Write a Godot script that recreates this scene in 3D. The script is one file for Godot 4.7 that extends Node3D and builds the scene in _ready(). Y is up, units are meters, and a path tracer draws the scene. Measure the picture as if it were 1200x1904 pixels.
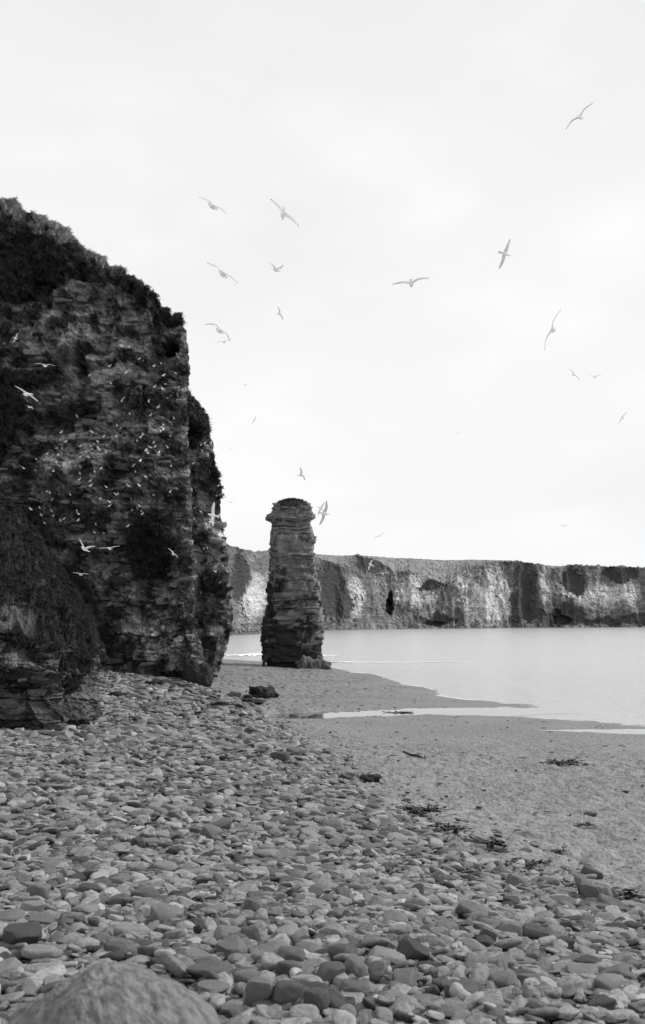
extends Node3D
# Pebble beach below limestone cliffs with a sea stack, gulls, a tidal channel and a far bay.
# World: x to the right, y up, the view runs along -z; D below means metres in front of the camera (z = -D).

const EYE := 5.5
const F := 1900.0
const HY := 1145.0

var rng := RandomNumberGenerator.new()
var nz := FastNoiseLite.new()      # soft fractal noise
var nr := FastNoiseLite.new()      # ridged noise
var nc := FastNoiseLite.new()      # broken, cellular noise
var taken := {}
var mats := {}

# ---------------------------------------------------------------- helpers
func at(px: float, py: float, d: float) -> Vector3:
	return Vector3((px - 600.0) / F * d, EYE - (py - HY) / F * d, -d)

func hash1(a: int, b: int = 0) -> float:
	var h: int = (a * 374761393 + b * 668265263 + 974711) & 0x7fffffff
	h = ((h ^ (h >> 13)) * 1274126177) & 0x7fffffff
	return float((h ^ (h >> 16)) & 0xffff) / 65535.0

func sstep(a: float, b: float, x: float) -> float:
	var t := clampf((x - a) / (b - a), 0.0, 1.0)
	return t * t * (3.0 - 2.0 * t)

func interp(xs: PackedFloat32Array, ys: PackedFloat32Array, x: float) -> float:
	if x <= xs[0]: return ys[0]
	for i in range(1, xs.size()):
		if x <= xs[i]:
			return lerpf(ys[i - 1], ys[i], (x - xs[i - 1]) / (xs[i] - xs[i - 1]))
	return ys[ys.size() - 1]

func numbered(called: String) -> String:
	if not taken.has(called):
		taken[called] = 0
		return called
	taken[called] += 1
	return "%s_%03d" % [called, taken[called]]

func tag(o: Node3D, label: String, category: String, group := "", kind := "") -> Node3D:
	o.set_meta("label", label)
	o.set_meta("category", category)
	if group: o.set_meta("group", group)
	if kind: o.set_meta("kind", kind)
	return o

func base(called: String, where := Vector3.ZERO) -> Node3D:
	var o := Node3D.new()
	o.name = numbered(called)
	add_child(o)
	o.position = where
	return o

func put(called: String, mesh: Mesh, m: Material, parent: Node3D = null) -> MeshInstance3D:
	var o := MeshInstance3D.new()
	o.mesh = mesh
	o.material_override = m
	if parent == null:
		o.name = numbered(called)
		add_child(o)
	else:
		o.name = called
		parent.add_child(o, true)
	return o

func copies(called: String, mesh: Mesh, m: Material, xf: Array, cols: PackedColorArray, parent: Node3D = null) -> MultiMeshInstance3D:
	var mm := MultiMesh.new()
	mm.transform_format = MultiMesh.TRANSFORM_3D
	mm.use_colors = true
	mm.mesh = mesh
	mm.instance_count = xf.size()
	for i in xf.size():
		mm.set_instance_transform(i, xf[i])
		mm.set_instance_color(i, cols[i])
	var o := MultiMeshInstance3D.new()
	o.multimesh = mm
	o.material_override = m
	if parent == null:
		o.name = numbered(called)
		add_child(o)
	else:
		o.name = called
		parent.add_child(o, true)
	return o

func grid_mesh(p: PackedVector3Array, c: PackedColorArray, w: int, h: int, n := PackedVector3Array()) -> ArrayMesh:
	var idx := PackedInt32Array()
	idx.resize((w - 1) * (h - 1) * 6)
	var k := 0
	for j in h - 1:
		for i in w - 1:
			var a := j * w + i
			idx[k] = a; idx[k + 1] = a + w; idx[k + 2] = a + 1
			idx[k + 3] = a + 1; idx[k + 4] = a + w; idx[k + 5] = a + w + 1
			k += 6
	var arr := []
	arr.resize(Mesh.ARRAY_MAX)
	arr[Mesh.ARRAY_VERTEX] = p
	if c.size(): arr[Mesh.ARRAY_COLOR] = c
	if n.size(): arr[Mesh.ARRAY_NORMAL] = n
	arr[Mesh.ARRAY_INDEX] = idx
	var me := ArrayMesh.new()
	me.add_surface_from_arrays(Mesh.PRIMITIVE_TRIANGLES, arr)
	return me

func grey(v: float) -> Color:
	return Color(v, v, v)

# ---------------------------------------------------------------- materials
func noise_tex(freq: float, octaves: int, seed_: int, lo: float, hi: float, kind := FastNoiseLite.TYPE_SIMPLEX_SMOOTH, size := 512, mid := -1.0) -> NoiseTexture2D:
	var n := FastNoiseLite.new()
	n.noise_type = kind
	n.frequency = freq
	n.fractal_octaves = octaves
	n.seed = seed_
	if kind == FastNoiseLite.TYPE_CELLULAR:
		n.cellular_return_type = FastNoiseLite.RETURN_DISTANCE2_SUB
	var t := NoiseTexture2D.new()
	t.width = size; t.height = size
	t.seamless = true
	t.noise = n
	var g := Gradient.new()
	g.set_color(0, grey(lo).linear_to_srgb())
	g.set_color(1, grey(hi).linear_to_srgb())
	if mid >= 0.0:
		g.add_point(0.5, grey(mid).linear_to_srgb())
	t.color_ramp = g
	return t

func mat(called: String, albedo: float, rough: float, tex: Texture2D = null, scale := 1.0, bump: Texture2D = null, relief := 1.0, world := true) -> StandardMaterial3D:
	var m := StandardMaterial3D.new()
	m.resource_name = called
	m.albedo_color = grey(albedo).linear_to_srgb()
	m.vertex_color_use_as_albedo = true
	m.roughness = rough
	m.metallic_specular = 0.35
	if tex or bump:
		m.uv1_triplanar = true
		m.uv1_world_triplanar = world
		m.uv1_scale = Vector3.ONE * scale
	if tex: m.albedo_texture = tex
	if bump:
		m.heightmap_enabled = true
		m.heightmap_texture = bump
		m.heightmap_scale = relief
	mats[called] = m
	return m

func make_materials() -> void:
	var grain := noise_tex(0.018, 6, 3, 0.45, 1.35, FastNoiseLite.TYPE_SIMPLEX_SMOOTH, 1024)
	var bump := noise_tex(0.02, 6, 9, 0.0, 1.0, FastNoiseLite.TYPE_SIMPLEX_SMOOTH, 1024)
	var speck := noise_tex(0.012, 7, 21, 0.45, 1.6, FastNoiseLite.TYPE_SIMPLEX_SMOOTH, 1024)
	var fine := noise_tex(0.02, 7, 33, 0.0, 1.0, FastNoiseLite.TYPE_SIMPLEX_SMOOTH, 1024)
	mat("cliff_rock", 1.0, 0.95, grain, 0.33, bump, 14.0)
	mat("stack_rock", 1.0, 0.92, grain, 0.4, bump, 9.0)
	mat("far_rock", 1.0, 0.95, grain, 0.045, bump, 60.0)
	mat("turf", 1.0, 1.0, speck, 0.12, fine, 25.0)
	mat("cobble", 1.0, 0.8, speck, 1.3, fine, 0.9, false)
	mat("shingle", 1.0, 0.82, speck, 1.5, fine, 0.6)
	mat("boulder", 1.0, 0.85, noise_tex(0.022, 5, 77, 0.2, 1.7, FastNoiseLite.TYPE_SIMPLEX_SMOOTH, 512), 1.3, fine, 1.2, false)
	var sandtex := noise_tex(0.03, 5, 41, 0.45, 1.45, FastNoiseLite.TYPE_SIMPLEX_SMOOTH, 1024)
	var sandbump := noise_tex(0.035, 4, 43, 0.0, 1.0, FastNoiseLite.TYPE_SIMPLEX_SMOOTH, 1024)
	var s := mat("sand", 1.0, 0.72, sandtex, 0.2, sandbump, 4.5)
	s.metallic_specular = 0.4
	var leaf := mat("leaf", 1.0, 0.9)
	leaf.backlight_enabled = true
	leaf.backlight = grey(0.25)
	var feather := mat("feather", 1.0, 0.8)
	feather.backlight_enabled = true
	feather.backlight = grey(1.15)
	mat("plumage", 1.0, 0.9)
	mat("weed", 1.0, 0.5)
	mat("wood", 1.0, 0.9, speck, 3.0)
	mat("foam", 0.85, 0.9)
	# water: turbid shallows, ripples drawn out along the shore
	var w := StandardMaterial3D.new()
	w.resource_name = "sea_water"
	w.albedo_color = grey(0.44).linear_to_srgb()
	w.roughness = 0.22
	w.metallic_specular = 0.5
	w.uv1_triplanar = true
	w.uv1_world_triplanar = true
	w.uv1_scale = Vector3(0.035, 0.1, 0.11)
	w.heightmap_enabled = true
	w.heightmap_texture = noise_tex(0.02, 5, 55, 0.0, 1.0, FastNoiseLite.TYPE_SIMPLEX_SMOOTH, 1024)
	w.heightmap_scale = 11.0
	mats["sea_water"] = w
	var q := StandardMaterial3D.new()
	q.resource_name = "pool_water"
	q.albedo_color = grey(0.10).linear_to_srgb()
	q.roughness = 0.04
	q.metallic_specular = 0.5
	mats["pool_water"] = q

# ---------------------------------------------------------------- sky
func make_sky() -> void:
	var w := 1024
	var h := 512
	var im := Image.create(w, h, false, Image.FORMAT_RGBF)
	var n := FastNoiseLite.new()
	n.noise_type = FastNoiseLite.TYPE_SIMPLEX_SMOOTH
	n.fractal_octaves = 5
	n.frequency = 1.0
	n.seed = 12
	for j in h:
		var up := (0.5 - (j + 0.5) / h) * PI
		for i in w:
			var a := (i + 0.5) / w * TAU
			var dir := Vector3(cos(a) * cos(up), sin(up), sin(a) * cos(up))
			var q := Vector3(dir.x, dir.y * 2.6, dir.z)
			var cl := n.get_noise_3d(q.x * 2.2, q.y * 2.2, q.z * 2.2)
			var cl2 := n.get_noise_3d(q.x * 5.0 + 9.0, q.y * 5.0, q.z * 5.0)
			var v := lerpf(0.945, 0.84, sstep(0.12, 0.75, dir.y))
			v += 0.045 * sstep(-0.1, 0.55, cl) + 0.03 * sstep(0.0, 0.5, cl2) - 0.03 * sstep(0.1, 0.6, -cl)
			im.set_pixel(i, j, grey(minf(v, 0.985)))
	var sm := PanoramaSkyMaterial.new()
	sm.panorama = ImageTexture.create_from_image(im)
	var sky := Sky.new()
	sky.sky_material = sm
	var e := Environment.new()
	e.background_mode = Environment.BG_SKY
	e.sky = sky
	e.tonemap_mode = Environment.TONE_MAPPER_LINEAR
	e.tonemap_exposure = 1.0
	e.sdfgi_enabled = true
	e.ssao_enabled = true
	e.ssil_enabled = true
	var we := WorldEnvironment.new()
	we.name = "world_environment"
	we.environment = e
	add_child(we)

# ---------------------------------------------------------------- beach heights: a thin-plate sheet through surveyed points
const SURVEY := [
	[0, 0, 3.75], [0, 4.5, 3.66], [0, -8, 3.9], [-8, 0, 3.95], [-5, 5, 3.72], [5, 4, 3.2], [10, 2, 2.5], [-12, -6, 4.1], [14, -6, 2.4],
	[0, 10, 2.75], [-4, 10, 2.95], [-8, 12, 3.0], [-14, 14, 3.2], [3, 8, 2.75],
	[-10, 30, 1.85], [-8, 33, 1.72], [-14, 26, 2.2], [-4, 20, 2.1], [0, 20, 1.72], [-4, 30, 1.55], [-1, 30, 1.2],
	[4.2, 13.3, 1.62], [2.3, 19.2, 1.38], [0.56, 26.8, 1.15], [-2.6, 51.5, 0.35], [-2.2, 44, 0.5], [-6.5, 62.2, 0.72],
	[-8, 69, 0.85], [-13, 62, 1.7], [-9, 45, 1.55], [-6, 40, 1.25], [-3.5, 40, 0.95],
	[8, 15, 1.2], [13, 13, 1.0], [6, 22, 0.9], [10, 25, 0.58], [16, 25, 0.4], [5, 30, 0.72], [10, 35, 0.3], [17, 35, 0.16], [2, 40, 0.32],
	[8, 44, 0.13], [14, 44, 0.08], [0, 50, 0.09], [6, 52, 0.06], [24, 22, 0.35], [26, 38, 0.02],
	[0, 62, 0.16], [-4, 66, 0.42], [4, 66, 0.12], [-5, 75, 0.48], [0, 75, 0.25], [4, 80, 0.11], [0, 90, 0.2], [-6, 90, 0.5], [-2, 100, 0.28], [-8, 100, 0.6],
	[1.5, 107, 0.0], [6, 87, 0.0], [8.9, 75, 0.0], [11.0, 65, 0.0], [-2, 113, 0.02], [-5, 122, 0.0], [-10, 126, 0.02],
	[12, 90, -0.3], [15, 70, -0.25], [7, 110, -0.35], [22, 62, -0.3], [-5, 138, -0.5], [-15, 142, -0.3], [26, 50, -0.2], [22, 100, -0.7], [2, 132, -0.6],
	[14, 54, 0.0], [17, 50, 0.0], [-20, 100, 1.2], [-22, 130, 0.5], [-32, 60, 2.4], [-32, 20, 3.0], [40, 40, -0.5], [40, 5, 0.6], [40, 90, -1.0], [-40, 140, 0.6], [-30, -8, 4.2], [40, -8, 1.0]]
const GX0 := -44.0
const GD0 := -10.0
const GW := 90
const GH := 156
var hgrid := PackedFloat32Array()

func make_heights() -> void:
	var n := SURVEY.size()
	var m := n + 3
	var A := []
	for i in m:
		var row := PackedFloat64Array()
		row.resize(m + 1)
		A.append(row)
	for i in n:
		for j in n:
			var r2: float = (SURVEY[i][0] - SURVEY[j][0]) ** 2 + (SURVEY[i][1] - SURVEY[j][1]) ** 2
			A[i][j] = 0.5 * r2 * log(r2 + 1e-9)
		A[i][i] += 1.5
		A[i][n] = 1.0; A[i][n + 1] = SURVEY[i][0]; A[i][n + 2] = SURVEY[i][1]
		A[n][i] = 1.0; A[n + 1][i] = SURVEY[i][0]; A[n + 2][i] = SURVEY[i][1]
		A[i][m] = SURVEY[i][2]
	for c in m:
		var best := c
		for r in range(c + 1, m):
			if absf(A[r][c]) > absf(A[best][c]): best = r
		var sw = A[c]; A[c] = A[best]; A[best] = sw
		var pr: PackedFloat64Array = A[c]
		for r in range(c + 1, m):
			var rr: PackedFloat64Array = A[r]
			var f := rr[c] / pr[c]
			if f != 0.0:
				for k in range(c, m + 1): rr[k] -= f * pr[k]
				A[r] = rr
	var x := PackedFloat64Array()
	x.resize(m)
	for c in range(m - 1, -1, -1):
		var v: float = A[c][m]
		for k in range(c + 1, m): v -= A[c][k] * x[k]
		x[c] = v / A[c][c]
	hgrid.resize(GW * GH)
	var sx := PackedFloat32Array()
	var sd := PackedFloat32Array()
	for s in SURVEY:
		sx.append(s[0]); sd.append(s[1])
	for j in GH:
		var d := GD0 + j
		for i in GW:
			var xx := GX0 + i
			var v: float = x[n] + x[n + 1] * xx + x[n + 2] * d
			for k in n:
				var r2 := (xx - sx[k]) * (xx - sx[k]) + (d - sd[k]) * (d - sd[k])
				v += x[k] * 0.5 * r2 * log(r2 + 1e-9)
			hgrid[j * GW + i] = v

# tidal channel: centre line (x, d, half width) and the thin pool right of it
const CHANNEL := [[-3.0, 55.6, 1.0], [-1.0, 56.4, 1.5], [2.5, 57.6, 1.5], [6.5, 58.8, 2.0], [10.5, 58.6, 2.3], [14.5, 57.5, 3.0], [22.0, 57.0, 4.0]]
const POOL := [[10.6, 48.9, 0.3], [13.5, 48.6, 0.9], [17.0, 48.2, 1.4], [22.0, 47.0, 1.6]]
# foot of the shingle bank, from near right to far left (x, d)
const BANK := [[16.0, -2.0], [11.0, 3.5], [7.0, 9.0], [4.2, 13.3], [2.3, 19.2], [0.56, 26.8], [-0.6, 36.0], [-2.0, 47.0], [-3.6, 54.0], [-5.2, 60.0], [-8.0, 66.0], [-10.0, 72.0]]

func carve(g: float, x: float, d: float, line: Array) -> float:
	for i in line.size() - 1:
		var a := Vector2(line[i][0], line[i][1])
		var b := Vector2(line[i + 1][0], line[i + 1][1])
		var ab := b - a
		var t := clampf((Vector2(x, d) - a).dot(ab) / ab.length_squared(), 0.0, 1.0)
		var q := a + ab * t
		var dist := Vector2(x - q.x, d - q.y).length()
		var w: float = lerpf(line[i][2], line[i + 1][2], t) * (1.0 + 0.35 * nz.get_noise_2d(x * 0.5, d * 0.5))
		var k := sstep(w * 1.35, w * 0.75, dist)
		if k > 0.0:
			g = minf(g, lerpf(g, -0.07, k))
	return g

func height(x: float, d: float) -> float:
	var fx := clampf(x - GX0, 0.0, GW - 1.001)
	var fd := clampf(d - GD0, 0.0, GH - 1.001)
	var i := int(fx)
	var j := int(fd)
	var tx := fx - i
	var td := fd - j
	var k := j * GW + i
	var g := lerpf(lerpf(hgrid[k], hgrid[k + 1], tx), lerpf(hgrid[k + GW], hgrid[k + GW + 1], tx), td)
	if d > 62.0: g += 0.1 * nz.get_noise_2d(x * 0.13, d * 0.05) * sstep(62.0, 72.0, d) * sstep(0.3, 0.1, g)
	if d > 45.0 and d < 66.0 and x > -6.0:
		if g < 0.02 and x < 13.0 and d > 50.0 and d < 64.0: g = 0.02 + (g - 0.02) * 0.2
		if d < 56.0: g = minf(g, 0.035 + 0.045 * maxf(0.0, 54.0 - d) + 0.3 * sstep(-2.6, -3.8, x))
		g = carve(g, x, d, CHANNEL)
		g = carve(g, x, d, POOL)
	return g

# metres inland (left, towards the cliff) of the foot of the shingle
func bank(x: float, d: float) -> float:
	for i in BANK.size() - 1:
		if d <= BANK[i + 1][1] or i == BANK.size() - 2:
			var t: float = (d - BANK[i][1]) / (BANK[i + 1][1] - BANK[i][1])
			return lerpf(BANK[i][0], BANK[i + 1][0], t) - x
	return 0.0

func make_beach() -> void:
	var xs := PackedFloat32Array()
	var ds := PackedFloat32Array()
	var v := -44.0
	while v < 45.0:
		xs.append(v)
		v += 0.14 if v > -12.0 and v < 22.0 else 1.0
	v = -9.0
	while v < 144.0:
		ds.append(v)
		v += 0.9 if v < 3.0 else (0.13 if v < 40.0 else (0.2 if v < 68.0 else 0.5))
	var w := xs.size()
	var h := ds.size()
	var p := PackedVector3Array()
	var c := PackedColorArray()
	p.resize(w * h); c.resize(w * h)
	for j in h:
		var d := ds[j]
		for i in w:
			var x := xs[i]
			var g := height(x, d)
			var b := bank(x, d) + 0.9 * nz.get_noise_2d(x * 0.4, d * 0.4)
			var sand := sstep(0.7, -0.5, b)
			var lift := sstep(0.0, 0.3, g)
			var pits := nz.get_noise_2d(x * 1.7, d * 2.2)
			var fine := nz.get_noise_2d(x * 5.0 + 31.0, d * 5.5)
			var scour := maxf(0.0, nr.get_noise_2d(x * 1.1 + 7.0, d * 1.5))
			g += sand * lerpf(0.12, 1.0, lift) * (0.11 * pits + 0.06 * fine - 0.12 * scour) + (1.0 - sand) * 0.05 * pits
			if sand < 0.99: g -= 0.05 * (1.0 - sand)
			var tone := 0.23 * (1.0 + 0.18 * nz.get_noise_2d(x * 0.16, d * 0.2) + 0.22 * nz.get_noise_2d(x * 2.4, d * 3.0 + 50.0))
			p[j * w + i] = Vector3(x, g, -d)
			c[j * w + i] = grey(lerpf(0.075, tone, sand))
	var n := PackedVector3Array()
	n.resize(w * h)
	for j in h:
		for i in w:
			var dx := p[j * w + mini(i + 1, w - 1)] - p[j * w + maxi(i - 1, 0)]
			var dz := p[mini(j + 1, h - 1) * w + i] - p[maxi(j - 1, 0) * w + i]
			n[j * w + i] = dx.cross(dz).normalized()
	tag(put("beach_ground", grid_mesh(p, c, w, h, n), mats.sand), "grey pitted sand sloping from the shingle bank to the sea", "beach", "", "structure")

func make_sea() -> void:
	var ts := PackedFloat32Array()
	var ds := PackedFloat32Array()
	for i in 241: ts.append(lerpf(-1.1, 1.1, i / 240.0))
	var d := 36.0
	while d < 6000.0:
		ds.append(d)
		d *= 1.006 if d < 520.0 else 1.2
	var w := ts.size()
	var h := ds.size()
	var p := PackedVector3Array()
	p.resize(w * h)
	for j in h:
		for i in w:
			var x := ts[i] * ds[j]
			var amp := sstep(66.0, 130.0, ds[j]) * (1.0 if ds[j] < 500.0 else 0.0)
			p[j * w + i] = Vector3(x, amp * (0.07 * nz.get_noise_2d(x * 0.05, ds[j] * 0.22) + 0.05 * nz.get_noise_2d(x * 0.16, ds[j] * 0.6)), -ds[j])
	var n := PackedVector3Array()
	n.resize(w * h)
	for j in h:
		for i in w:
			var dx := p[j * w + mini(i + 1, w - 1)] - p[j * w + maxi(i - 1, 0)]
			var dz := p[mini(j + 1, h - 1) * w + i] - p[maxi(j - 1, 0) * w + i]
			n[j * w + i] = dx.cross(dz).normalized()
	tag(put("sea_water", grid_mesh(p, PackedColorArray(), w, h, n), mats.sea_water), "calm pale grey sea filling the bay", "sea", "", "structure")
	# still water lying in the channel, a few millimetres over the sea's own level
	var q := PackedVector3Array()
	for k in 2:
		for i in 41:
			var t := i / 40.0 * 5.0
			var n0 := mini(int(t), 4)
			var f := t - n0
			var hw: float = lerpf(CHANNEL[n0][2], CHANNEL[n0 + 1][2], f) * 1.9 * sstep(5.0, 3.2, t) + 0.1
			q.append(Vector3(lerpf(CHANNEL[n0][0], CHANNEL[n0 + 1][0], f), 0.006, -(lerpf(CHANNEL[n0][1], CHANNEL[n0 + 1][1], f) + (k * 2 - 1) * hw)))
	var up := PackedVector3Array()
	up.resize(q.size()); up.fill(Vector3.UP)
	tag(put("tidal_channel_water", grid_mesh(q, PackedColorArray(), 41, 2, up), mats.pool_water), "still strip of water crossing the sand and mirroring the stack", "pool", "", "structure")

func foam_ribbon(points: Array, label: String) -> void:
	# points: x, d, half width in metres across the shore
	var p := PackedVector3Array()
	var steps := 90
	for k in 3:
		for i in steps + 1:
			var t := i / float(steps) * (points.size() - 1)
			var a := mini(int(t), points.size() - 2)
			var f := t - a
			var x: float = lerpf(points[a][0], points[a + 1][0], f)
			var d: float = lerpf(points[a][1], points[a + 1][1], f)
			var hw: float = lerpf(points[a][2], points[a + 1][2], f)
			hw *= clampf(0.6 + 1.6 * nz.get_noise_2d(x * 0.5 + k * 40.0, d) + 0.5 * nz.get_noise_2d(x * 2.0 + k * 20.0, d), 0.02, 2.0)
			var y := 0.05 if k != 1 else 0.05 + hw * 0.02
			p.append(Vector3(x, y, -(d + (k - 1) * hw + 0.6 * nz.get_noise_2d(x * 0.6, 5.0))))
	tag(put("foam", grid_mesh(p, PackedColorArray(), steps + 1, 3), mats.foam), label, "foam", "", "stuff")

# ---------------------------------------------------------------- rock
var beds := PackedFloat32Array()
var block_tone := 0.5
var bed_tone := 0.5

func make_beds() -> void:
	var y := -12.0
	while y < 60.0:
		beds.append(y)
		var r := rng.randf()
		y += 0.22 + 0.9 * r * r + (0.5 if rng.randf() < 0.15 else 0.0)

# relief of bedded, jointed rock at a spot of the face: metres proud of the face
func strata(x: float, y: float, size: float, proud: float, salt: int) -> float:
	var yy := y / size
	var i := beds.bsearch(yy) - 1
	i = clampi(i, 0, beds.size() - 2)
	var thick := beds[i + 1] - beds[i]
	var t := (yy - beds[i]) / thick
	var rb := hash1(i, salt)
	var w := (0.35 + 1.5 * hash1(i, salt + 5)) * (0.5 + thick)
	var s := x / size / w + hash1(i, salt + 9) * 7.0
	s += 0.35 * sin(s * 2.3 + rb * 9.0)
	var k := int(floor(s))
	var fx := s - k
	var rk := hash1(i * 131 + salt, k)
	var eb := minf(t, 1.0 - t) * thick
	var ej := minf(fx, 1.0 - fx) * w
	block_tone = rk
	bed_tone = rb
	var g := -0.16 * (1.0 - sstep(0.0, 0.09, eb)) - 0.14 * (1.0 - sstep(0.0, 0.07, ej))
	if rk > 0.93: g -= 0.5       # a block has dropped out
	return size * (((rb - 0.5) * 0.55 + (rk - 0.5) * 0.5) * proud + g * proud)

func blob(px: float, py: float, list: Array) -> float:
	var m := 0.0
	for b in list:
		var q := Vector2((px - b[0]) / b[2], (py - b[1]) / b[3]).length()
		m = maxf(m, 1.25 - q)
	return m

class Face:
	var p := PackedVector3Array()
	var c := PackedColorArray()
	var veg := PackedFloat32Array()
	var w := 0
	var h := 0

# The wall of the near cliff and of the headland behind it: a tall face that turns away at its seaward edge.
func wall_face(which: Dictionary) -> Face:
	var f := Face.new()
	f.w = which.cols
	f.h = which.rows
	f.p.resize(f.w * f.h); f.c.resize(f.w * f.h); f.veg.resize(f.w * f.h)
	var ey: PackedFloat32Array = which.edge_y
	var ex: PackedFloat32Array = which.edge_x
	var d0: float = which.depth
	var salt: int = which.salt
	var x0: float = which.left
	var xr: float = which.right
	var aturn := 0.84
	var vtop := 0.9
	for j in f.h:
		var v := j / float(f.h - 1)
		for i in f.w:
			var a := i / float(f.w - 1)
			var face_a := minf(a / aturn, 1.0)
			var xc := lerpf(x0, xr, face_a)
			var yt := interp(which.top_x, which.top_y, xc)
			yt += 0.5 * nz.get_noise_1d(xc * 0.9 + salt) + 0.25 * nz.get_noise_1d(xc * 3.1)
			var y := lerpf(-1.5, yt, minf(v / vtop, 1.0))
			var xe := interp(ey, ex, y) + 0.14 * nz.get_noise_2d(y * 1.6, 3.0 + salt)
			var x := x0 + (xc - x0) * (xe - x0) / (xr - x0)
			var d: float = d0 - which.lean * (yt - y) - which.forward * maxf(0.0, -x - 9.0)
			var px := 600.0 + x / d0 * F
			var py := HY - (y - EYE) / d0 * F
			# broad shape
			var out := 1.3 * nz.get_noise_3d(x * 0.11, y * 0.09, salt) + 0.9 * nr.get_noise_3d(x * 0.22, y * 0.12, salt + 4.0)
			out += 0.45 * nz.get_noise_3d(x * 0.6, y * 0.5, salt)
			for b in which.bulge:
				var q := Vector2((px - b[0]) / b[2], (py - b[1]) / b[3]).length_squared()
				out += b[4] * exp(-q)
			# green cover: overhanging turf and rank growth, with a ragged outline
			var ragged := 0.55 * nz.get_noise_2d(x * 0.7, y * 0.7 + salt) + 0.35 * nz.get_noise_2d(x * 2.2, y * 2.2)
			var veg := blob(px, py, which.green) + ragged
			var below := yt - y
			veg = maxf(veg, 0.8 - below / (which.turf * sstep(-10.0, -18.0, x) + 0.5) + ragged)
			var g := sstep(0.22, 0.34, veg)
			# rock courses
			var dip: float = which.dip * x + 0.5 * nz.get_noise_2d(x * 0.25, y * 0.1)
			var big := nz.get_noise_2d(x * 0.16 + 40.0, y * 0.16)
			var st := strata(x + 0.4 * nz.get_noise_2d(y * 1.4, x * 0.3), y + dip, 1.0 if big > 0.0 else 0.7, which.proud * (0.75 + 0.6 * big), salt)
			var crumble := 0.34 * nc.get_noise_3d(x * 1.0, y * 1.15, salt) + 0.26 * nc.get_noise_3d(x * 2.3, y * 2.6, salt)
			out += (1.0 - g) * (st + which.rough * crumble) + g * (0.25 + 0.35 * nz.get_noise_2d(x * 1.8, y * 1.8))
			# openings left by fallen rock
			for hl in which.holes:
				var inx: float = sstep(hl[2] + 2.0, hl[2] - 2.0, absf(px - hl[0] + 4.0 * nz.get_noise_1d(y * 2.0) + hl[5] * (py - hl[1]) / hl[3]))
				var iny: float = sstep(hl[3] + 2.0, hl[3] - 2.0, absf(py - hl[1] + 4.0 * nz.get_noise_1d(x * 2.0)))
				out -= hl[4] * inx * iny
			d -= out * (1.0 - sstep(0.97, 1.0, face_a) * 0.5)
			if a > aturn:
				var s := (a - aturn) / (1.0 - aturn)
				d += s * s * 26.0
				x += -s * s * which.recede + (0.7 * st + 0.3 * crumble) * sstep(0.0, 0.1, s)
			if v > vtop:
				var s := (v - vtop) / (1.0 - vtop)
				x *= (d + s * s * 34.0) / d * (1.0 + 0.06 * s)
				d += s * s * 34.0
				y += s * s * 1.2 + 0.2 * nz.get_noise_2d(x, d)
				g = 1.0
			# stone tone: pale limestone beds, darker lichen and weathered marl
			var pale := blob(px, py, which.pale) + 0.8 * nz.get_noise_2d(x * 0.35 + 7.0, y * 0.5) + 0.4 * nz.get_noise_2d(x * 1.3, y * 1.6)
			var tone := lerpf(which.dark, which.light, sstep(-0.6, 0.9, pale)) * (0.4 + 0.9 * block_tone + 0.3 * bed_tone)
			var lichen := sstep(0.1, 0.4, nz.get_noise_3d(x * 0.5, y * 0.45, 77.0) + 0.3 * nz.get_noise_2d(x * 3.0, y * 3.0))
			tone *= (1.0 - 0.45 * lichen) * (1.55 + 0.8 * nc.get_noise_3d(x * 2.6 + 4.0, y * 2.9, 31.0))
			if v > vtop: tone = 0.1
			var k := j * f.w + i
			f.p[k] = Vector3(x, y, -d)
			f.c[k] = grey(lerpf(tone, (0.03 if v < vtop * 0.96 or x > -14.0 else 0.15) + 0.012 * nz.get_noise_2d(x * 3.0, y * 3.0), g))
			f.veg[k] = g
	return f

func fl(a: Array) -> PackedFloat32Array:
	return PackedFloat32Array(a)

func from_px(list: Array, d: float) -> Array:
	# pairs measured on the photograph (column, row) as x and y on a face d metres away
	var xs := PackedFloat32Array()
	var ys := PackedFloat32Array()
	for q in list:
		xs.append((q[0] - 600.0) / F * d)
		ys.append(EYE + (HY - q[1]) / F * d)
	return [xs, ys]

var wall: Face
var head: Face
var bluff: Face

func block_mesh(sd: int, n := 3) -> ArrayMesh:
	return stone_mesh(sd, n, 1.0, 0.0)

var block_meshes := []

func add_blocks(parent: Node3D, f: Face, count: int, lo: float, hi: float, m: Material, pick: Callable) -> void:
	var made := 0
	var tries := 0
	while made < count and tries < count * 60:
		tries += 1
		var i := rng.randi_range(4, int(f.w * 0.83))
		var j := rng.randi_range(3, int(f.h * 0.86))
		var k := j * f.w + i
		if f.veg[k] > 0.3 or not pick.call(f.p[k]): continue
		var s := lerpf(lo, hi, rng.randf() ** 2.0)
		var o := MeshInstance3D.new()
		o.name = "rock_block"
		o.mesh = block_meshes[rng.randi() % block_meshes.size()]
		var t := f.c[k].r * rng.randf_range(0.8, 1.5)
		o.material_override = mats["block_%d" % clampi(int(t / 0.06 - 0.4), 0, 4)]
		parent.add_child(o, true)
		o.position = f.p[k] + Vector3(0, 0, s * 0.12)
		o.basis = Basis.from_euler(Vector3(rng.randf_range(-0.15, 0.15), rng.randf_range(-0.6, 0.6), rng.randf_range(-0.15, 0.15))) * Basis.from_scale(Vector3(s * rng.randf_range(0.8, 1.6), s * rng.randf_range(0.35, 0.8), s * rng.randf_range(0.7, 1.1)))
		made += 1

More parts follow.
